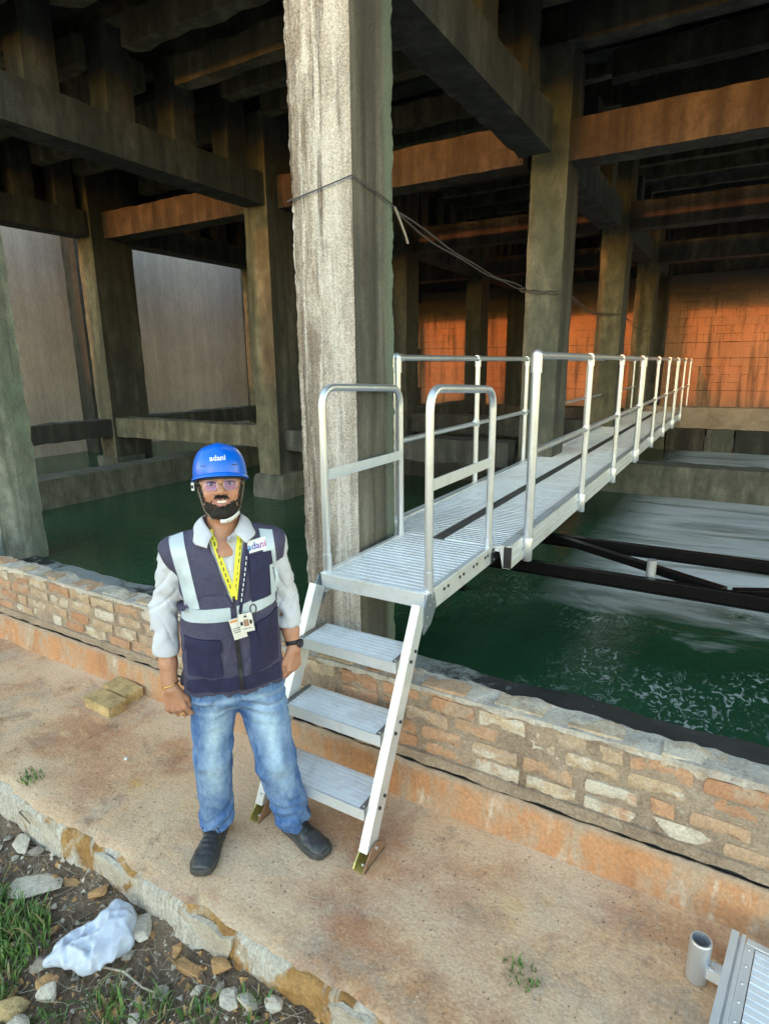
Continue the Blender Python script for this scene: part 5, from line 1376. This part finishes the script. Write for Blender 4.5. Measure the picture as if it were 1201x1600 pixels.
    k = rK[1]; d = np.array((.16,-.16,-1)); d /= np.linalg.norm(d); n_ = np.array((-.35,-.94,0)); n_ -= d*(n_@d); n_ /= np.linalg.norm(n_); q = Vector(k+(d*math.cos(.64)-n_*math.sin(.64))*.026)
    ax = Vector(d*math.cos(.64)-n_*math.sin(.64)).normalized(); u_ = ax.cross(Vector((0,0,1))).normalized(); w_ = ax.cross(u_)
    mb = MB(); mb.tube([q+(u_*math.cos(t)+w_*math.sin(t))*.0112 for t in np.linspace(0, 2*math.pi, 17)[:-1]], .0024, 6, closed=True); mb.build('finger_ring', M['gold'], P)
    # ---------------------------------------------------------------- shoes
    for heel, toe in (((-.150,.135), (-.232,-.120)), ((.150,.062), (.292,-.165))):
        hx, hy = heel; dx, dy = toe[0]-hx, toe[1]-hy; L = math.hypot(dx, dy); ang = math.atan2(dy, dx)
        g = Grid((-.06,-.075,-.002), (.34,.075,.16), .004); X, Y, Z = g.all(); g.f[:] = .5
        # foot axis along +x, length .29
        wd = np.interp(g.ax[0], [-.02,0,.04,.12,.20,.25,.285,.30], [.018,.035,.041,.041,.053,.052,.040,.014])[:, None, None]
        up = np.interp(g.ax[0], [-.02,0,.05,.10,.15,.20,.25,.285,.30], [.09,.105,.112,.105,.082,.062,.056,.046,.025])[:, None, None]
        q = np.sqrt((Y/wd)**2+(np.maximum(Z-.03, 0)/(up-.028))**2)-1
        g.f = np.maximum(q*.034, np.maximum(np.maximum(-.008-X, X-.292), .012-Z)); g.cap((.045,0,.08), (.030,0,.15), .040, .044, .02)
        g.disp(.0022, 55, 4); V, F = relax(*g.mesh(), 2, .45)
        rot = np.array([[math.cos(ang), -math.sin(ang)], [math.sin(ang), math.cos(ang)]])
        def tr(V): V = V.copy(); V[:, :2] = V[:, :2]@rot.T+np.array([hx, hy]); return V
        sh = obj('shoe', np_mesh('shoe', [(tr(V), F)], M['leather']), P)
        g = Grid((-.06,-.08,-.004), (.34,.08,.06), .004); X, Y, Z = g.all()
        q = np.sqrt((Y/(wd+.006))**2)-1; e = np.maximum(np.abs(Y)-(wd+.006), np.maximum(-.014-X, X-.300)); g.f = smax(e, np.maximum(Z-.030-.004*np.clip((X-.2)/.1, 0, 1), .0-Z), .006)
        V, F = relax(*g.mesh(), 1, .4); obj('sole', np_mesh('sole', [(tr(V), F)], M['sole']), sh)
        for i in range(5):
            x = .105+.020*i; z = np.interp(x, [.1,.15,.2], [.106,.083,.065]); pts = np.array([[x-.006,-.026,z-.008], [x,-.010,z+.0055], [x+.005,.010,z+.0055], [x-.004,.026,z-.008]]); pts = tr(pts)
            mb = MB(); mb.tube([tuple(p) for p in pts], .0036, 6); mb.build('lace', M['lace'], sh)
        for s_ in (-1, 1):
            pts = tr(np.array([[.105,0,.110], [.118,s_*.022,.118], [.130,s_*.036,.098], [.125,s_*.040,.070], [.108,s_*.026,.100]])); mb = MB(); mb.tube([tuple(p) for p in pts], .0024, 6); mb.build('lace', M['lace'], sh)
build_person()

# ================================================================== SMALL THINGS ON THE GROUND
def rock_mesh(seed, size, mat_, n=16, sub=True):
    r = random.Random(seed); bm = bmesh.new()
    for _ in range(n):
        v = Vector((r.gauss(0,1), r.gauss(0,1), r.gauss(0,1))).normalized()*r.uniform(.8, 1.05)
        bm.verts.new((v.x*size[0]/2, v.y*size[1]/2, v.z*size[2]/2))
    res = bmesh.ops.convex_hull(bm, input=bm.verts); bmesh.ops.delete(bm, geom=[g for g in res['geom_interior'] if isinstance(g, bmesh.types.BMVert)], context='VERTS')
    bmesh.ops.bevel(bm, geom=list(bm.edges), offset=min(size)*.06, segments=1, affect='EDGES')
    me = bpy.data.meshes.new('rock'); bm.to_mesh(me); bm.free(); me.materials.append(mat_); return me
def rock(name, x, y, size, mat_, label, seed, rz=0., group=None, z=None, tilt=(0,0)):
    zz = (soil_z(x, y) if z is None else z)+size[2]*.30
    o = obj(name, rock_mesh(seed, size, mat_), loc=(x, y, zz)); o.rotation_euler = (tilt[0], tilt[1], rz)
    return tag(o, label, 'rubble', group)
def tinted(name, c, n=.25, sc=14):
    t = NT(name); a = t.noise(t.pos(), sc, 5, .7); f = t.noise(t.pos(), 70, 4, .75)
    col = t.mix(t.ramp(a, [(.3,0.), (.7,1.)]), tuple(v*(1-n) for v in c), tuple(min(1, v*(1+n)) for v in c)); col = t.mix(.5, col, t.ramp(f, [(.3,.2), (.7,.8)]), 'OVERLAY')
    t.bump(t.math('ADD', a, f), .8, .012); return t.out(col, .95)
M['pale_stone'] = tinted('pale concrete rubble', (.56,.49,.40)); M['orange_stone'] = tinted('orange brick rubble', (.44,.25,.11)); M['grey_stone'] = tinted('grey rubble', (.30,.255,.205))
M['yellow_brick'] = tinted('yellow stained brick', (.48,.34,.16), .35, 9)
def build_debris():
    # two loose bricks
    for x, y, rz, lab, sd in ((-3.365, 2.225, -.10, 'yellow stained loose brick lying against the orange kerb', 3.), (-3.325, 2.065, -.04, 'crumbling yellow loose brick on the platform in front of the other loose brick', 8.)):
        o = obj('loose_brick', rough_box((-.135,-.066,-.036), (.135,.066,.036), .02, .0035, sd, 14., None, .009).mesh('loose_brick', M['yellow_brick'], weld=True), loc=(x, y, .037)); o.rotation_euler = (0, 0, rz)
        tag(o, lab, 'brick', 'loose bricks by the kerb')
    # broken slabs and stones in the soil strip
    big = [(-2.56,1.13,(.34,.20,.06),'pale_stone','largest pale broken slab beside the grass left of the plastic bag',11,.4),
           (-1.93,1.21,(.19,.13,.05),'pale_stone','pale broken slab between the plastic bag and the platform edge',12,-.5),
           (-2.42,1.22,(.15,.06,.03),'orange_stone','flat orange brick shard lying on the large pale slab',13,.3),
           (-2.23,1.235,(.12,.08,.04),'orange_stone','orange brick lump at the foot of the platform behind the plastic bag',14,.9),
           (-2.04,.875,(.11,.08,.08),'pale_stone','roundish whitish stone in front of the plastic bag',15,.2),
           (-2.17,.93,(.12,.09,.06),'grey_stone','grey stone at the edge of the grass below the plastic bag',16,1.),
           (-1.62,1.20,(.15,.10,.05),'orange_stone','broad orange lump at the platform foot right of the plastic bag',17,.1),
           (-1.53,1.155,(.07,.05,.04),'pale_stone','small white chip standing out right of the orange lump',18,.7),
           (-2.12,.78,(.17,.11,.07),'yellow_brick','yellowish stone in the bottom left corner',19,.5),
           (-2.02,.74,(.14,.10,.08),'pale_stone','pale stone at the bottom picture edge beside the yellowish one',20,.9),
           (-1.50,1.245,(.17,.09,.05),'orange_stone','brown orange slab piece leaning on the platform edge near the bottom',21,-.2),
           (-2.86,1.24,(.26,.10,.04),'pale_stone','long thin pale plaster slab along the platform edge at far left',22,-.15),
           (-2.70,1.02,(.14,.10,.06),'grey_stone','grey stone in the grass at the left picture edge',23,.6),
           (-1.31,1.20,(.10,.07,.05),'pale_stone','pale stone at the bottom centre by the slab edge',24,.2)]
    for x, y, sz, m, lab, sd, rz in big:
        rock('rubble_piece', x, y, sz, M[m], lab, sd, rz, None, None, (random.uniform(-.2,.2), random.uniform(-.2,.2)))
    r = random.Random(31)
    used = set(); marks = [(x, y, n) for x, y, n in ((-2.055,1.075,'plastic bag'), (-2.56,1.13,'largest pale slab'), (-1.93,1.21,'pale slab by the bag'), (-2.04,.875,'whitish stone'), (-2.12,.78,'yellowish corner stone'), (-1.62,1.20,'broad orange lump'), (-2.86,1.24,'long plaster slab'), (-1.80,1.07,'bleached stick'), (-1.31,1.20,'pale stone at bottom centre'))]
    k = 0; tries = 0
    while k < 60 and tries < 3000:
        tries += 1; x, y = r.uniform(-3.0, -1.15), r.uniform(.74, 1.26); s = r.choice([r.uniform(.022, .055), r.uniform(.05, .11)])
        m = r.choice(['pale_stone','pale_stone','orange_stone','grey_stone','orange_stone'])
        mx, my, mn = min(marks, key=lambda q: (q[0]-x)**2+(q[1]-y)**2); u, v = (x-mx)*.7+(y-my)*.7, (x-mx)*-.7+(y-my)*.7
        side = ('right of' if u > 0 else 'left of') if abs(u) > abs(v) else ('behind' if v > 0 else 'in front of')
        lab = '%s %s chip in the soil %s the %s' % ('flat' if s > .06 else 'small' if s > .04 else 'tiny', {'pale_stone':'pale', 'orange_stone':'orange brick', 'grey_stone':'grey'}[m], side, mn)
        if lab in used: continue
        used.add(lab); k += 1
        rock('rubble_chip', x, y, (s, s*r.uniform(.6,1), min(.035, s*r.uniform(.3,.6))), M[m], lab, 100+k, r.uniform(0,3), 'chips in the soil strip')
    tag(obj('pebble', rock_mesh(77, (.032,.026,.022), M['white_plastic']), loc=(-2.751,1.782,.009)), 'small white pebble alone on the platform left of the man', 'stone')
    # gravel: uncountable crumbs
    g = MB()
    for k in range(6500):
        on = r.random() < .26
        x, y = (r.uniform(-4.5, .9), r.uniform(1.36, 2.27)) if on else (r.uniform(-3.3, -.8), r.uniform(.6, 1.3))
        s = r.uniform(.002, .0055) if on else r.choice([r.uniform(.003,.010), r.uniform(.003,.010), r.uniform(.008,.022)]); z = .001 if on else soil_z(x, y); a = r.uniform(0, 6)
        p = [(x+s*math.cos(a+t)*r.uniform(.7,1.2), y+s*math.sin(a+t)*r.uniform(.7,1.2), z) for t in (0, 2.1, 4.2)]; q = (x+r.uniform(-.3,.3)*s, y+r.uniform(-.3,.3)*s, z+s*r.uniform(.5,1.))
        g.add(p+[q], [(0,1,3), (1,2,3), (2,0,3)], r.choice([0,1,1,2,3,3,3]))
    tag(g.build('gravel', [M['pale_stone'], M['orange_stone'], M['grey_stone'], M['soil']]), 'crumbs of stone strewn over soil and platform', 'gravel', kind='stuff')
    # plastic bag
    B = Grid((-.24,-.20,-.01), (.24,.22,.16), .006)
    B.ell((.045,0,.04), (.100,.108,.065), .02).ell((.06,.05,.06), (.08,.08,.07), .04).ell((.0,-.05,.04), (.075,.07,.05), .03).cap((-.03,-.04,.04), (-.165,-.045,.02), .045, .015, .03).cap((-.03,.05,.05), (-.13,.0,.035), .03, .014, .02)
    B.cap((-.13,-.025,.0), (-.13,-.025,.08), .016, .016, .01, True)
    X, Y, Z = B.all(); B.f = np.maximum(B.f, -Z)
    def cr(x, y, z):
        a = np.arctan2(y+.02, x+.11); q = np.hypot(x+.11, y+.02)
        return .008*np.abs(np.sin(a*4.5+2*vn(x*6, y*6, z*6, 3)))*np.clip(q/.08, 0, 1)+.016*np.abs(vn(x*13, y*13, z*16, 5))+.009*np.abs(vn(x*30+5, y*30, z*30, 8))+.002*np.abs(vn(x*75+5, y*75, z*75, 9))-.012*vn(x*8, y*8, z*8, 2)-.014
    B.disp(.03, 1, 0, cr); V, F = B.mesh()
    t = NT('thin bluish white plastic film'); n = t.noise(t.pos(), 30, 4, .6); t.bump(n, .4, .006)
    bm_ = t.out(t.ramp(n, [(.3,(.44,.49,.60)), (.7,(.54,.59,.69))]), .42, Transmission_Weight=0., Subsurface_Weight=.15)
    bo = obj('plastic_bag', np_mesh('plastic_bag', [(V, F)], bm_), loc=(-2.035, 1.085, soil_z(-2.035, 1.085)-.006)); bo.rotation_euler = (0, 0, R(42)); tag(bo, 'crumpled white plastic bag lying in the soil strip', 'bag')
    # sticks and straw
    M['stick'] = tinted('bleached stick', (.50,.43,.33), .2)
    s = MB(); z = soil_z(-1.85, 1.05)+.02; s.tube([(-.17,0,0), (-.05,.012,.012), (.06,-.004,.004), (.17,.006,-.004)], [.005,.005,.004,.003], 6)
    so_ = s.build('stick', M['stick'], loc=(-1.80, 1.07, z)); so_.rotation_euler = (0, 0, R(8)); tag(so_, 'thin bleached stick pointing away from the plastic bag', 'stick')
    st = MB()
    for k in range(520):
        on = k < 120; x, y = (r.uniform(-3.6, .6), r.uniform(1.4, 2.2)) if on else (r.uniform(-2.9, -1.1), r.uniform(.65, 1.27)); L = r.uniform(.03, .14); a = r.uniform(0, 3.14); z = .003 if on else soil_z(x, y)+r.uniform(.004,.02)
        d = Vector((math.cos(a), math.sin(a), 0)); e = Vector((-d.y, d.x, 0)); c = Vector((x, y, z))
        st.tube([c-d*L/2, c+e*L*r.uniform(-.12,.12)+Vector((0,0,.002)), c+d*L/2], .0009, 4)
    tag(st.build('dry_straw', M['stick']), 'bits of dry straw scattered on the platform and soil', 'straw', kind='stuff')
    # grass
    def gm():
        t = NT('grass blades'); a = t.n.new('ShaderNodeAttribute'); a.attribute_name = 'Col'; return t.out(a.outputs['Color'], .6, Subsurface_Weight=.0)
    M['grass'] = gm()
    def blades(spec, name):
        mb = MB(); cols = []
        for (cx, cy, rad, n, h0, h1, zf) in spec:
            for k in range(n):
                a, q = r.uniform(0, 6.28), rad*math.sqrt(r.random()); x, y = cx+q*math.cos(a)*1.3, cy+q*math.sin(a)
                h = r.uniform(h0, h1); b = r.uniform(0, 6.28); lean = r.uniform(.1, .9)*h; d = Vector((math.cos(b), math.sin(b), 0)); e = Vector((-d.y, d.x, 0)); w_ = r.uniform(.0014, .0036)*(2.2 if r.random() < .25 else 1)
                p = Vector((x, y, zf(x, y))); pts = [p, p+d*lean*.25+Vector((0,0,h*.5)), p+d*lean*.65+Vector((0,0,h*.85)), p+d*lean+Vector((0,0,h*r.uniform(.75,1.)))]
                v = [pts[0]-e*w_, pts[0]+e*w_, pts[1]-e*w_*.9, pts[1]+e*w_*.9, pts[2]-e*w_*.6, pts[2]+e*w_*.6, pts[3]]
                mb.add(v, [(0,1,3,2), (2,3,5,4), (4,5,6)], 0, True)
                g_ = r.random(); c = (.05+.10*g_, .12+.13*g_, .022+.035*g_); c = (.30,.24,.11) if r.random() < .10 else c; cols += [c]*7
        o = mb.build(name, M['grass']); at = o.data.color_attributes.new('Col', 'FLOAT_COLOR', 'POINT'); ar = np.ones((len(cols), 4), np.float32); ar[:, :3] = cols; at.data.foreach_set('color', ar.ravel()); return o
    sz = lambda x, y: soil_z(x, y)-.004
    tag(blades([(-2.62,.90,.17,520,.04,.13,sz), (-2.36,.96,.11,330,.03,.11,sz), (-2.82,.96,.12,240,.04,.11,sz), (-2.25,.80,.07,90,.03,.08,sz), (-1.80,.96,.07,80,.03,.12,sz), (-1.64,1.04,.06,60,.02,.09,sz),
                (-1.45,1.10,.06,60,.02,.09,sz), (-1.95,.80,.07,60,.02,.07,sz), (-3.0,1.08,.10,90,.02,.07,sz), (-1.28,1.2,.05,40,.02,.07,sz)], 'grass'), 'green grass and weeds growing in the soil strip', 'grass', kind='stuff')
    zf = lambda x, y: 0.
    tag(blades([(-3.07,1.43,.06,70,.01,.04,zf)], 'weed'), 'small green weed flat on the platform at the left', 'weed', 'weeds on the platform')
    tag(blades([(-.45,1.70,.06,60,.01,.035,zf)], 'weed'), 'small grey green weed on the platform near the spare section', 'weed', 'weeds on the platform')
build_debris()
